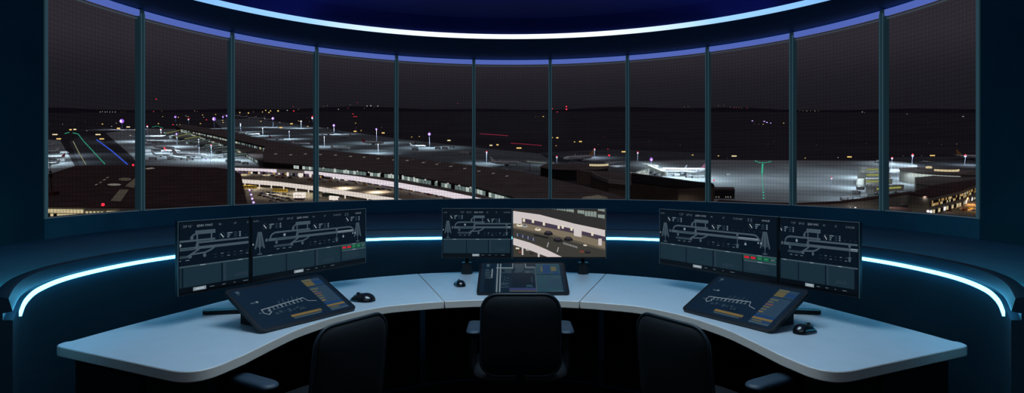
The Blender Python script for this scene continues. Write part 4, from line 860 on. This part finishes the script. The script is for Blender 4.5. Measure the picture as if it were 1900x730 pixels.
# ---- floodlight masts
SPOTS = []
def make_mast(h, s):
    m = MB(); m.tube([(0, 0, 0), (0, 0, h)], [.30 * s, .2 * s], 8); o = m.build('light_mast', M_pole, smooth=50)
    m = MB(); m.cyl((0, 0, h - .6 * s), .9 * s, .4 * s, 10); m.build('mast_ring', M_eng, o)
    return o
def mast(px, yb, yh, s, kind, desc, pw=0, own=None):
    """kind: p violet, w white, r white with a red beacon, b red beacon only"""
    t = depth(yb); h = (yb - yh) * t / F; k = t / F; s = s * .8
    o = make_mast(h, max(k, .5)); p = L(px, yb); place(o, p)
    m = MB(); r = s * k
    if kind == 'p':
        m.ball((0, 0, h), (r, r, r * 1.1), 10); hd = m.build('floodlight', E_purp2, o, smooth=60); m = MB(); m.ball((0, -r * .45, h - r * .2), r * .72, 8); m.build('bright_core', E_purp, hd, smooth=60)  # violet ball paints the halo round the bright core
    elif kind in 'wr': m.box((0, 0, h), (r * 1.7, r, r * .8)); m.box((0, 0, h - r * .7), (r * .8, r, r * .8)); m.build('floodlight', glow('cool floodlight', (214, 226, 255), 1.5), o)
    if kind in 'rb': m = MB(); m.ball((0, 0, h + r * 1.0), r * .75, 8); m.build('beacon', E_red, o, smooth=60)
    if own: tag(o, own, 'light mast', 'floodlight masts')
    else: reg(o, desc, px, 'light mast', 'floodlight masts')
    if pw: SPOTS.append((p, h, pw, px, yb))
WH, VI, RD = 'slim mast with a white floodlight', 'mast with a violet glowing floodlight', 'mast with a red beacon over its floodlight'
mast(227, 240, 225, 4.6, 'p', VI, 55, own='mast with the biggest violet floodlight, above the blue edge lights')
for a in ((265, 262, 236, 1.6, 'w', WH, 20), (326, 226, 217, 2.4, 'p', VI), (350, 230, 222, 1.6, 'r', RD), (398, 238, 221, 4, 'p', VI, 25), (414, 222, 217, 2, 'p', VI), (421, 220, 215, 2.2, 'p', VI), (275, 264, 235, 1.8, 'r', RD), (299, 252, 241, 1.8, 'r', RD, 20),
          (329, 272, 249, 2.4, 'p', VI, 18), (370, 288, 259, 1.6, 'w', WH, 16), (393, 296, 270, 1.8, 'r', RD, 14), (447, 245, 230, 1.4, 'w', WH, 18), (488, 252, 238, 1.4, 'w', WH, 14), (507, 236, 220, 3, 'p', VI, 26), (537, 258, 244, 1.4, 'w', WH, 14), (559, 238, 225, 2, 'w', WH, 22),
          (580, 226, 219, 2.6, 'r', RD), (620, 249, 233, 3, 'p', VI, 22), (602, 272, 254, 1.2, 'w', WH, 12), (699, 265, 240, 2.4, 'p', VI, 18), (702, 284, 268, 1.4, 'w', WH, 11), (797, 274, 249, 3.6, 'p', VI, 24), (903, 303, 283, 2, 'r', RD, 9), (1033, 305, 292, 2, 'r', RD, 9),
          (1183, 304, 284, 2, 'r', RD, 5), (1208, 312, 296, 4, 'p', VI, 8), (1103, 292, 278, 2, 'r', RD, 8), (1541, 369, 331, 1.8, 'r', RD, 2), (1648, 304, 300, 2, 'p', VI, 9), (1654, 314, 294, 2, 'r', RD, 9), (1692, 308, 289, 2.6, 'r', RD, 9), (1790, 306, 290, 2.6, 'r', RD, 9), (1665, 330, 318, 1.2, 'w', WH, 6)):
    mast(*a)
mast(1130, 300, 291, 3, 'b', '', own='short mast with a lone red beacon behind the round dark pier')
mast(1324, 352, 337, 2.4, 'b', '', own='short mast with a red beacon at the corner of the small dark store')
for x, y in ((375, 302), (383, 302), (391, 302)): mast(x, 314, y - 6, 1.5, 'w' if x != 383 else 'p', 'thin lamp pole on the bright apron just beyond the hangar roof', 0)

# ---- jet bridges
M_jb = mat('pale jet bridge cladding', (212, 214, 206), .5, 0, .3); M_jbd = mat('dark jet bridge cladding', (88, 96, 92), .6); E_ad = glow('yellow green lit panel', (176, 182, 92), .7)
def jet_bridge(p0, p1, hw, hz, z, desc, px, wm, ad=False):
    d = p1 - p0; d.z = 0; ln = d.length; a = math.atan2(d.y, d.x)
    m = MB(); m.box((ln / 2, 0, z), (ln, hw, hz)); o = m.build('jet_bridge', wm); place(o, Vector((p0.x, p0.y, 0)), a)
    m = MB(); m.cyl((ln + 1.0, 0, z - hz * .6), hw * .85, hz * 1.2, 14); m.build('rotunda_cab', wm, o, smooth=40)
    for q in (.18, .8):
        m = MB(); m.tube([(ln * q, 0, 0), (ln * q, 0, z - hz / 2)], .45, 8); m.box((ln * q, 0, .5), (1.2, hw, 1.0)); m.build('support_leg', M_eng, o)
    m = MB()
    for sg in (-1, 1): m.box((ln * .5, sg * (hw / 2 + .05), z + hz * .1), (ln * .8, .06, hz * .3))
    m.build('side_panel', E_ad if ad else E_cool2, o)
    reg(o, desc, px, 'jet bridge', 'jet bridges')
for x0, y0, x1, y1 in ((345, 243, 302, 253), (362, 250, 318, 260), (382, 256, 335, 264), (402, 263, 350, 271), (421, 269, 372, 277), (440, 276, 388, 283), (455, 283, 404, 290), (472, 291, 424, 297)):
    jet_bridge(L(x0, y0), L(x1, y1), 5.0, 4.0, 6, 'long jet bridge reaching out from the left side of the pier', x1, M_jbd if x0 > 380 else mat('grey jet bridge cladding', (140, 150, 146), .6), x0 < 390)
for i, (x0, y0, x1, y1) in enumerate(((1648, 323, 1602, 323), (1650, 334, 1600, 334), (1652, 346, 1598, 347), (1672, 358, 1616, 362))):
    jet_bridge(L(x0, y0), L(x1, y1), 4.6, 5.4, 5, 'white jet bridge with yellow lit side, counted from the farthest of four', x1 * 0 + i, M_jb, True)
jet_bridge(L(1178, 312), L(1216, 318), 4, 4, 5, 'pale jet bridge beside the glazed pier', 1180, M_jb); jet_bridge(L(1204, 318), L(1232, 331), 4, 4, 5.5, 'white sloping jet bridge running to the large airliner', 1205, M_jb)
jet_bridge(L(975, 318), L(1020, 322), 3.6, 3.4, 12, 'pale walkway tunnel above the terminal roof', 975, M_jb)

# ---- road vehicles
M_tyre = mat('black tyre', (16, 16, 18), .8); M_cglass = mat('dark car glass', (22, 26, 32), .2, 0, .6)
CARC = {'white': (225, 225, 222), 'silver': (150, 154, 160), 'black': (28, 30, 34), 'red': (150, 40, 40), 'yellow': (206, 170, 60), 'blue': (52, 66, 104)}
CARP = {}
def car(p, ang, c, desc, px, group, cat='car'):
    if c not in CARP:
        m = MB(); side = [(-2.2, .35), (-2.25, .9), (-1.5, 1.0), (-1.0, 1.48), (.6, 1.48), (1.2, 1.0), (2.1, .85), (2.2, .35)]
        Mx = Matrix.Rotation(R_(90), 4, 'X'); m.prism(side, -.88, .88, 0, Mx)
        o = m.build('car', mat(c + ' car paint', CARC[c], .35, 0, .5)); m = MB()
        for sg in (-1, 1): m.add([(-1.35, sg * .89, 1.02), (1.05, sg * .89, 1.02), (.55, sg * .89, 1.42), (-.95, sg * .89, 1.42)], [(0, 1, 2, 3)])
        m.build('car_window', M_cglass, o)
        for x in (-1.35, 1.35):
            m = MB(); m.tube([(x, -.9, .34), (x, .9, .34)], .34, 10); m.build('wheel', M_tyre, o)
        CARP[c] = o
    else: o = copy_tree(CARP[c])
    place(o, p, ang); reg(o, desc, px, cat, group); return o
upper = [(452, 323, 'silver'), (470, 325, 'white'), (486, 327.5, 'white'), (506, 327, 'black'), (515, 330, 'red'), (525, 331, 'red'), (538, 331, 'black'), (575, 334, 'red'), (582, 336.5, 'red'), (594, 333, 'silver'), (602, 337, 'white'), (614, 337, 'yellow'), (628, 338, 'white'), (645, 343, 'silver'), (662, 341, 'white'), (678, 344, 'yellow'), (702, 352, 'black'), (712, 352, 'blue'), (722, 354, 'black'), (745, 352, 'red'), (752, 349, 'red'), (764, 355, 'yellow'), (762, 361, 'white'), (790, 360, 'silver'), (797, 362, 'red'), (812, 365, 'white'), (826, 370, 'black')]
for x, y, c in upper: car(L(x, y, ELEV + .1), R_(-12 - (x - 450) * .10) , c, c + ' car on the elevated forecourt road', x, 'cars on the elevated road')
rnd = random.Random(5); SL_ = [(486, 360), (494, 361.5), (502, 363), (510, 365), (518, 366.5), (526, 368), (534, 369.5), (483, 364), (492, 366), (500, 368), (508, 370), (516, 372), (498, 358.5), (508, 359.5), (518, 360.5), (528, 362), (538, 363.5), (524, 373.5), (514, 376), (504, 374), (540, 373), (648, 369), (655, 366), (664, 368), (672, 369.5), (640, 364), (605, 356), (690, 371), (585, 362), (592, 366)]
for x, y in SL_: c = rnd.choice(['black', 'silver', 'white', 'black', 'blue']); car(L(x, y), R_(-20 + rnd.uniform(-6, 6)), c, c + ' car in the lower car park below the cream road edge', x, 'cars in the lower car park')
def bus(px, py, ang, desc, c='yellow'):
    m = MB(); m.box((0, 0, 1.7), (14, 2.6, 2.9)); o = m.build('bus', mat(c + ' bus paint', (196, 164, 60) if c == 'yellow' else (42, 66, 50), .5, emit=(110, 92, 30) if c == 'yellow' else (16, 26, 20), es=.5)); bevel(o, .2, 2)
    m = MB()
    for sg in (-1, 1):
        for i in range(6): m.box((-5.6 + i * 2.2, sg * 1.31, 2.1), (1.8, .04, 1.0))
    m.build('bus_window', M_cglass, o)
    for x in (-4.2, 4.4): m = MB(); m.tube([(x, -1.35, .5), (x, 1.35, .5)], .5, 10); m.build('wheel', M_tyre, o)
    place(o, L(px, py), R_(ang)); tag(o, desc, 'bus', 'buses in the lower lane')
bus(463, 350, -8, 'yellow bus nearest to the dark hangar, under the cream road edge'); bus(520, 357, -10, 'yellow bus beside the rows of parked cars')
bus(612, 365, -14, 'dark green bus beside the white advertising truck', 'green')
m = MB(); m.box((0, 0, 4), (9, 5, 4.4)); o = m.build('sign_kiosk', E_shop); m = MB(); m.box((0, 0, .9), (7.6, 4.4, 1.8)); m.build('kiosk_booth', mat('violet grey booth', (90, 70, 90), .7), o); m = MB()
for i in range(5): m.box((-2.4 + i * 1.2, -2.55, 4 + (.3 if i % 2 else -.2)), (.7, .06, .6))
m.build('sign_marks', M_bdark, o); place(o, L(556, 371), R_(-6)); tag(o, 'square white lit sign kiosk among the parked cars', 'kiosk')
m = MB(); m.add([(-4, -1.2, .8), (4, -1.2, .8), (4, 1.2, .8), (-4, 1.2, .8), (-4, -1.2, 4.2), (4, -1.2, 3.6), (4, 1.2, 3.6), (-4, 1.2, 4.2)], [(3, 2, 1, 0), (4, 5, 6, 7), (0, 1, 5, 4), (1, 2, 6, 5), (2, 3, 7, 6), (3, 0, 4, 7)]); o = m.build('truck', E_shop)
for x in (-2.6, 2.6): m = MB(); m.tube([(x, -1.25, .5), (x, 1.25, .5)], .5, 10); m.build('wheel', M_tyre, o)
m = MB(); m.box((5, 0, 1.6), (1.8, 2.2, 2.2)); m.build('truck_cab', M_white, o); place(o, L(620, 373), R_(-10)); tag(o, 'bright white truck at the lower window edge beside the green bus', 'truck')
for x, y in ((463, 353), (466, 361.5), (468, 369), (470.5, 376)):
    p = L(x, y, 5); m = MB(); m.ball((0, 0, 0), .9, 8); m.tube([(0, 0, 0), (0, 0, -5)], .15, 6, 1); o = m.build('street_lamp', [E_purp, M_pole]); place(o, p); reg(o, 'violet white street lamp in the row along the hangar end', x, 'street lamp', 'street lamps along the hangar')
# service vehicles on the aprons
M_svc = mat('pale service truck', (200, 204, 206), .5)
def service(px, py, k, desc, ang=0):
    m = MB(); m.box((-.6, 0, 1.5), (5.2, 2.2, 2.2)); o = m.build('service_truck', M_svc); m = MB(); m.box((2.7, 0, 1.15), (1.5, 2.1, 1.6)); m.build('truck_cab', M_eng, o)
    for x in (-2, 2.4): m = MB(); m.tube([(x, -1.1, .45), (x, 1.1, .45)], .45, 8); m.build('wheel', M_tyre, o)
    o.matrix_world = OM @ Matrix.Translation(L(px, py)) @ Matrix.Rotation(R_(ang), 4, 'Z') @ Matrix.Scale(k, 4); reg(o, desc, px, 'service vehicle', 'service vehicles on the aprons')
for x, y, k in ((765, 268, 2.4), (770, 279, 1.8), (857, 286, 1.8), (866, 287, 2), (838, 275, 1.6), (812, 277, 1.6), (825, 277, 1.6)): service(x, y, k, 'service truck on the far apron beyond the terminal roof', 10)
for x, y, k in ((1233, 316, 1.3), (1247, 319, 1.5), (1255, 327, 1.2), (1278, 330, 1.2), (1290, 331, 1.2), (1300, 330, 1.2), (1350, 326, .9), (1220, 326, 1.2), (1212, 322, 1.2)): service(x, y, k, 'service truck beside the large white airliner', 170)
for x, y, k in ((1588, 360, 1.2), (1596, 352, 1.2), (1604, 366, 1.1), (1590, 340, 1.2), (1575, 371, 1.1), (1566, 372, 1.1), (1612, 346, 1), (1634, 350, 1)): service(x, y, k, 'service truck by the white jet bridges', 20)
for x, y, k in ((318, 296, 1.8), (330, 297, 1.6), (352, 298, 1.5), (306, 283, 1.8), (275, 283, 2), (283, 297, 1.6), (410, 293, 1.5), (425, 301, 1.4), (440, 303, 1.4), (455, 305, 1.3), (115, 300, 1.6), (120, 286, 1.8)): service(x, y, k, 'service truck among the parked airliners of the bright apron', 30)
for i, (x, y) in enumerate(((1764, 384), (1772, 380), (1780, 389), (1790, 391), (1800, 388), (1808, 392), (1745, 387), (1752, 383), (1760, 392), (1735, 391))):
    c = ['white', 'black', 'silver', 'red', 'yellow'][i % 5]; car(L(x, y), R_(25), c, c + ' car on the orange lit street', x, 'cars on the street')

# ---- guide lights: rows of small lamps
def dot(name, p, r, mt, label, group, cat='light', n=6):
    m = MB(); m.ball((0, 0, 0), r, n); o = m.build(name, mt); place(o, p); tag(o, label, cat, group); return o
def row(pts, n, rpx, mt, name, label, group, h=.6):
    tot = [Vector(p) for p in pts]; segs = [(a, b, (b - a).length) for a, b in zip(tot, tot[1:])]; Ln = sum(s[2] for s in segs); proto = None
    for i in range(n):
        d = Ln * i / (n - 1)
        for a, b, l in segs:
            if d <= l + 1e-6: q = a + (b - a) * (d / l); break
            d -= l
        r = rpx * depth(q.y) / F; p = L(q.x, q.y, h)
        if proto is None: proto = dot(name, p, 1.0, mt, label, group); o = proto
        else: o = copy_tree(proto)
        o.matrix_world = OM @ Matrix.Translation(p) @ Matrix.Diagonal((r * 1.2, r * 1.5, r, 1))
row([(121, 248), (128, 246)], 4, .8, E_green, 'green_guide_light', 'green guide light in the short row near the left window edge', 'short green guide lights')
row([(136, 247), (145, 249), (155, 262), (194, 304)], 34, .85, E_green, 'green_guide_light', 'green guide light in the slanting row beyond the hangar', 'green guide lights beyond the hangar')
row([(180, 260), (207, 280), (236, 305)], 34, 1.0, E_blue, 'blue_edge_light', 'blue edge light in the slanting row beyond the hangar', 'blue edge lights')
row([(136, 263), (146, 283), (159, 305)], 24, .7, glow('pale yellow guide light', (190, 190, 150), .9), 'pale_guide_light', 'pale yellow guide light in the row nearest the left apron', 'pale guide lights')
row([(283, 236), (292, 234), (302, 238)], 8, .7, E_green, 'green_guide_light', 'green guide light in the small curve beside the red beacon mast', 'curved green guide lights')
row([(1415, 305), (1414, 322)], 16, 1.3, E_green, 'green_guide_light', 'green guide light in the far unbroken stretch of the upright row on the right apron', 'far green row on the right apron')
row([(1414, 326), (1417, 368)], 9, 1.35, E_green, 'green_guide_light', 'green guide light in the spaced near stretch of the upright row on the right apron', 'near green row on the right apron')
row([(1402, 299), (1409, 302), (1421, 302), (1430, 300)], 9, 1.0, E_green, 'green_guide_light', 'green guide light in the cross bar topping the upright row', 'green cross bar')
row([(891, 248.5), (942, 252)], 22, .75, E_mag, 'red_row_light', 'dim red lamp in the higher of two long red rows on the dark field', 'higher red row')
row([(949, 266), (1004, 270)], 22, .75, E_mag, 'red_row_light', 'dim red lamp in the lower of two long red rows on the dark field', 'lower red row')
# ---- yellow lit signs on the dark field
for i, (x, y, wpx) in enumerate(((182, 250, 9), (189, 258, 8), (220, 238.5, 6), (238, 236, 6), (253, 241, 6), (131, 241, 4), (139, 240.5, 5), (963, 275, 9), (1077, 263, 5), (1362, 290, 9), (1576, 291.5, 8), (1730, 289, 9), (1467, 291, 5), (1157, 282, 7), (711, 247, 5), (833, 261, 6), (521, 237, 5), (541, 230, 4), (102, 250, 9), (109, 258, 8), (659, 244, 5), (911, 270, 5), (923, 269, 4), (1034, 256, 4))):
    t = depth(y); k = t / F; m = MB(); m.box((0, 0, 1.1 * k), (wpx * k, .4 * k, 2.0 * k)); o = m.build('lit_sign', E_yel if i % 3 else glow('warm sign light', (240, 220, 170), 1.2))
    m = MB()
    for sg in (-1, 1): m.box((sg * wpx * k * .35, 0, .1 * k), (.4 * k, .3 * k, .2 * k))
    m.build('sign_post', M_bdark, o); place(o, L(x, y + 1)); reg(o, 'low yellow lit sign on the dark airfield', x, 'sign', 'lit airfield signs')
# ---- scattered lights of the field and the far town
COLM = {'w': E_wdim, 'y': E_yel, 'r': E_red, 'd': E_dim, 'v': E_purp, 'm': E_mag}
NAMEC = {'w': 'white', 'y': 'warm yellow', 'r': 'red', 'd': 'dim amber', 'v': 'violet', 'm': 'dull red'}
far = [(186, 208, 'w', 1), (190, 207.5, 'w', .8), (195, 208, 'w', .9), (199, 208, 'w', .8), (204, 208, 'w', .9), (209, 208, 'w', .8), (214, 208, 'w', .9), (225, 208, 'd', .7), (231, 208, 'd', .6),
 (92, 231, 'd', .8), (116, 231, 'w', .8), (138, 228, 'd', .7), (134, 230, 'd', .6), (158, 227, 'd', .7), (85, 240, 'y', 1.3), (190, 231, 'y', 1.8), (207, 235, 'w', 1.3), (216, 229, 'w', 1.2), (230, 242, 'w', 1.2), (161, 243, 'w', 1), (242, 252, 'w', 1.8), (180, 230, 'd', .6),
 (290, 184, 'r', 1.2), (285, 207, 'm', 1.2), (300, 206, 'd', 1), (302, 217, 'y', 1), (294, 230, 'y', 1.5), (331, 218, 'y', 1.2), (334, 232, 'y', 1.4), (345, 216, 'w', 1.1), (349, 217, 'y', 1), (361, 206, 'd', 1.2), (366, 207, 'd', .8), (352, 220, 'm', 1.3), (376, 214, 'y', 1.3), (378, 218, 'w', 1), (383, 223, 'r', 1.4), (372, 230, 'y', 1.5), (400, 213, 'y', 1.2), (413, 224, 'y', 1.4), (321, 232, 'r', 1.6), (414, 228, 'y', 1.3), (328, 232, 'w', 1.2),
 (445, 209, 'y', 1.2), (461, 210, 'y', 1.4), (470, 208, 'd', 1), (433, 215, 'w', 1.1), (441, 218, 'd', .9), (467, 220, 'w', 1.1), (473, 217, 'd', .9), (487, 208, 'y', 1), (493, 205, 'y', 1.2), (502, 206, 'y', 1.2), (499, 209, 'y', 1.4), (516, 206, 'y', 1.7), (533, 205, 'w', 1), (545, 206, 'r', 1.3), (544, 198, 'm', .9), (554, 203, 'd', 1), (491, 221, 'w', 1.3), (484, 226, 'y', 1.5), (519, 228, 'w', 1.2), (554, 225, 'y', 1.2), (571, 235, 'y', 1.6), (582, 234, 'y', 1.2), (574, 226, 'd', 1), (583, 203, 'w', 1.1), (570, 219, 'd', .8),
 (628, 203, 'w', 1), (600, 197, 'd', .8), (607, 196, 'd', .8), (650, 195, 'd', .9), (646, 201, 'm', .8), (655, 212, 'r', 1.4), (657, 217, 'r', 1.3), (661, 217, 'r', 1.4), (660, 229, 'y', 1.2), (661, 238, 'd', 1), (670, 243, 'y', 1.4), (663, 191, 'm', .8), (681, 197, 'w', 1.1), (688, 196.5, 'w', 1.3), (701, 197, 'w', 1.1), (676, 201, 'd', .7), (694, 199, 'd', .7), (708, 237, 'd', 1), (608, 238, 'w', 1.1), (593, 237, 'd', 1),
 (764, 255, 'y', 1.3), (778, 254, 'y', 1.2), (849, 192, 'm', .7), (835, 238, 'd', .6), (994, 217, 'd', 1), (1000, 217, 'd', .8), (1008, 217, 'y', 1.6), (1025, 202, 'r', .9), (1034, 208, 'm', 1.4), (1051, 198, 'r', 1.5), (1051, 203, 'r', 1.7), (1022, 260, 'y', 1.3), (1025, 256, 'y', 1.3), (1032, 271, 'y', 1.2), (1066, 264, 'y', 1.7), (1110, 269, 'd', .8), (1128, 277, 'r', 1), (1120, 254, 'm', .6), (1159, 282, 'y', 1.4),
 (1262, 270, 'd', .9), (1285, 288.5, 'y', 1.9), (1333, 290, 'y', 1.7), (1205, 262, 'd', .7), (1270, 199, 'd', .7), (1277, 198, 'd', .7), (1333, 196, 'd', .8), (1343, 196, 'd', .8), (1355, 199, 'd', .8), (1362, 200, 'm', .9), (1366, 200, 'd', .8), (1371, 200, 'm', .9), (1376, 201, 'd', .8), (1386, 201, 'm', .8), (1396, 225, 'v', 1.6), (1418, 226, 'v', 1.8), (1423, 228, 'v', 1.8), (1430, 229, 'v', 1.4), (1400, 230, 'd', 1), (1408, 231, 'd', 1), (1416, 231, 'y', 1), (1454, 229, 'y', 1.3), (1436, 263, 'd', .8), (1425, 268, 'd', .8),
 (1484, 205, 'd', .8), (1490, 206, 'd', .9), (1497, 206, 'w', .8), (1504, 206, 'd', .8), (1512, 206, 'w', .8), (1519, 206, 'd', .8), (1600, 208, 'w', 1), (1604, 209, 'd', .8), (1494, 294, 'y', 1.3), (1515, 269, 'd', .8), (1555, 293, 'w', 1.2), (1607, 267, 'd', .7), (1683, 212, 'w', 1), (1787, 217, 'w', 1.8), (1724, 266, 'd', .9), (1747, 269, 'd', .9), (1722, 229, 'd', .6), (1775, 268, 'w', .8), (1817, 279, 'y', 2), (1710, 290, 'd', 1.2), (1676, 290, 'd', 1.2), (1350, 294, 'd', .8)]
FP = {}
for x, y, c, s in far:
    if y < 206: t = 7000.0; p = at_depth(x, y, t)
    else: t = min(depth(y), 6500.0); p = at_depth(x, y, t)
    r = .85 * s * t / F
    if c not in FP: m = MB(); m.ball((0, 0, 0), 1.0, 6); o = FP[c] = m.build('town_light', COLM[c])
    else: o = copy_tree(FP[c])
    o.matrix_world = OM @ Matrix.Translation(p) @ Matrix.Diagonal((r * 1.15, r, r, 1))
    pane_no = next((i for i, e_ in enumerate((259, 428, 587, 736, 883, 1018, 1165, 1313, 1472, 1640, 1900)) if x < e_))
    tag(o, 'small %s far light on the dark field, among those seen through the %s window' % (NAMEC[c], ORD[pane_no]), 'light', 'far lights through the %s window' % ORD[pane_no])
# trailing labels: count equal things from the left
from collections import defaultdict
gr = defaultdict(list)
for o, d, px in REG: gr[d].append((px, o))
for d, l in gr.items():
    l.sort(key=lambda q: q[0])
    for i, (px, o) in enumerate(l): o['label'] = d if len(l) == 1 else (d + (', %s from the left' % ORD[i] if 'counted' not in d else ': %s' % ORD[i]))

# ---- lamps of the airport and added fills
def over(x, y, h, base=0.0): p = L(x, y, base); p.z = h; return p
def olamp(name, p, kw, color=(.76, .93, 1.0), rad=1.5):
    o = lamp(name, 'SPOT', (0, 0, 0), kw * 1000, color, radius=rad); o.data.spot_size = R_(160); o.data.spot_blend = .35; o.matrix_world = OM @ Matrix.Translation(p); return o
for p, h, pw, px, yb in SPOTS: olamp('flood_lamp', p + Vector((0, -7, max(h, 14) + 3)), pw * (depth(yb) / 900.0) ** 1.0 * 4.5)
for x, y, kw in ((300, 285, 22), (350, 290, 20), (420, 298, 12), (280, 262, 18), (110, 290, 24), (90, 305, 20), (1420, 330, 11), (1500, 340, 11), (1560, 320, 12), (1620, 335, 14), (1350, 345, 9), (1225, 320, 24), (1262, 330, 22), (1300, 334, 14), (450, 300, 7), (690, 280, 6)): olamp('flood_lamp', over(x, y, 55 if x > 1330 else 26), kw * (3.0 if x > 1330 else 3.2 if x > 1200 else 4.5))  # extra unseen floods without masts, added to brighten aprons and airliners
for x, y, kw in ((1592, 330, 22), (1590, 350, 20), (1606, 372, 12), (1660, 318, 24), (1676, 342, 14), (1145, 322, 5)): olamp('gate_fill', over(x, y, 14), kw * .9, rad=.8)  # extra unseen lights added to brighten the jet bridges
for i in range(9): x = 450 + i * 48; y = 325 + max(0, x - 560) * .115; olamp('forecourt_lamp', over(x, y, ELEV + 5, ELEV), 4.0, (1.0, .86, .66), .6)
for x, y in ((470, 350), (520, 362), (570, 362), (640, 364), (700, 372)): olamp('carpark_lamp', over(x, y, 12), 14.0, (1.0, .9, .72), .6)
for x, y in ((1770, 385), (1800, 380), (1815, 390)): olamp('street_glow', over(x, y, 6), 7.0, (1.0, .5, .16), .6)
for x, y in ((1715, 378), (1600, 385), (1520, 386), (1450, 384), (1650, 380), (1290, 368)): olamp('wall_lamp', towards(L(x, y, 8), 6) + Vector((0, 0, 6)), 3.5, (1.0, .9, .75), .6)

su = bpy.data.lights.new('roof_fill_sun', 'SUN'); su.energy = .26; su.angle = R_(25); su.color = (1.0, .93, .92)  # directional fill added to lift the dark roofs and ground
so = bpy.data.objects.new('roof_fill_sun', su); col.objects.link(so); so.rotation_euler = (R_(38), 0, R_(8)); so.location = (0, -5, 30)
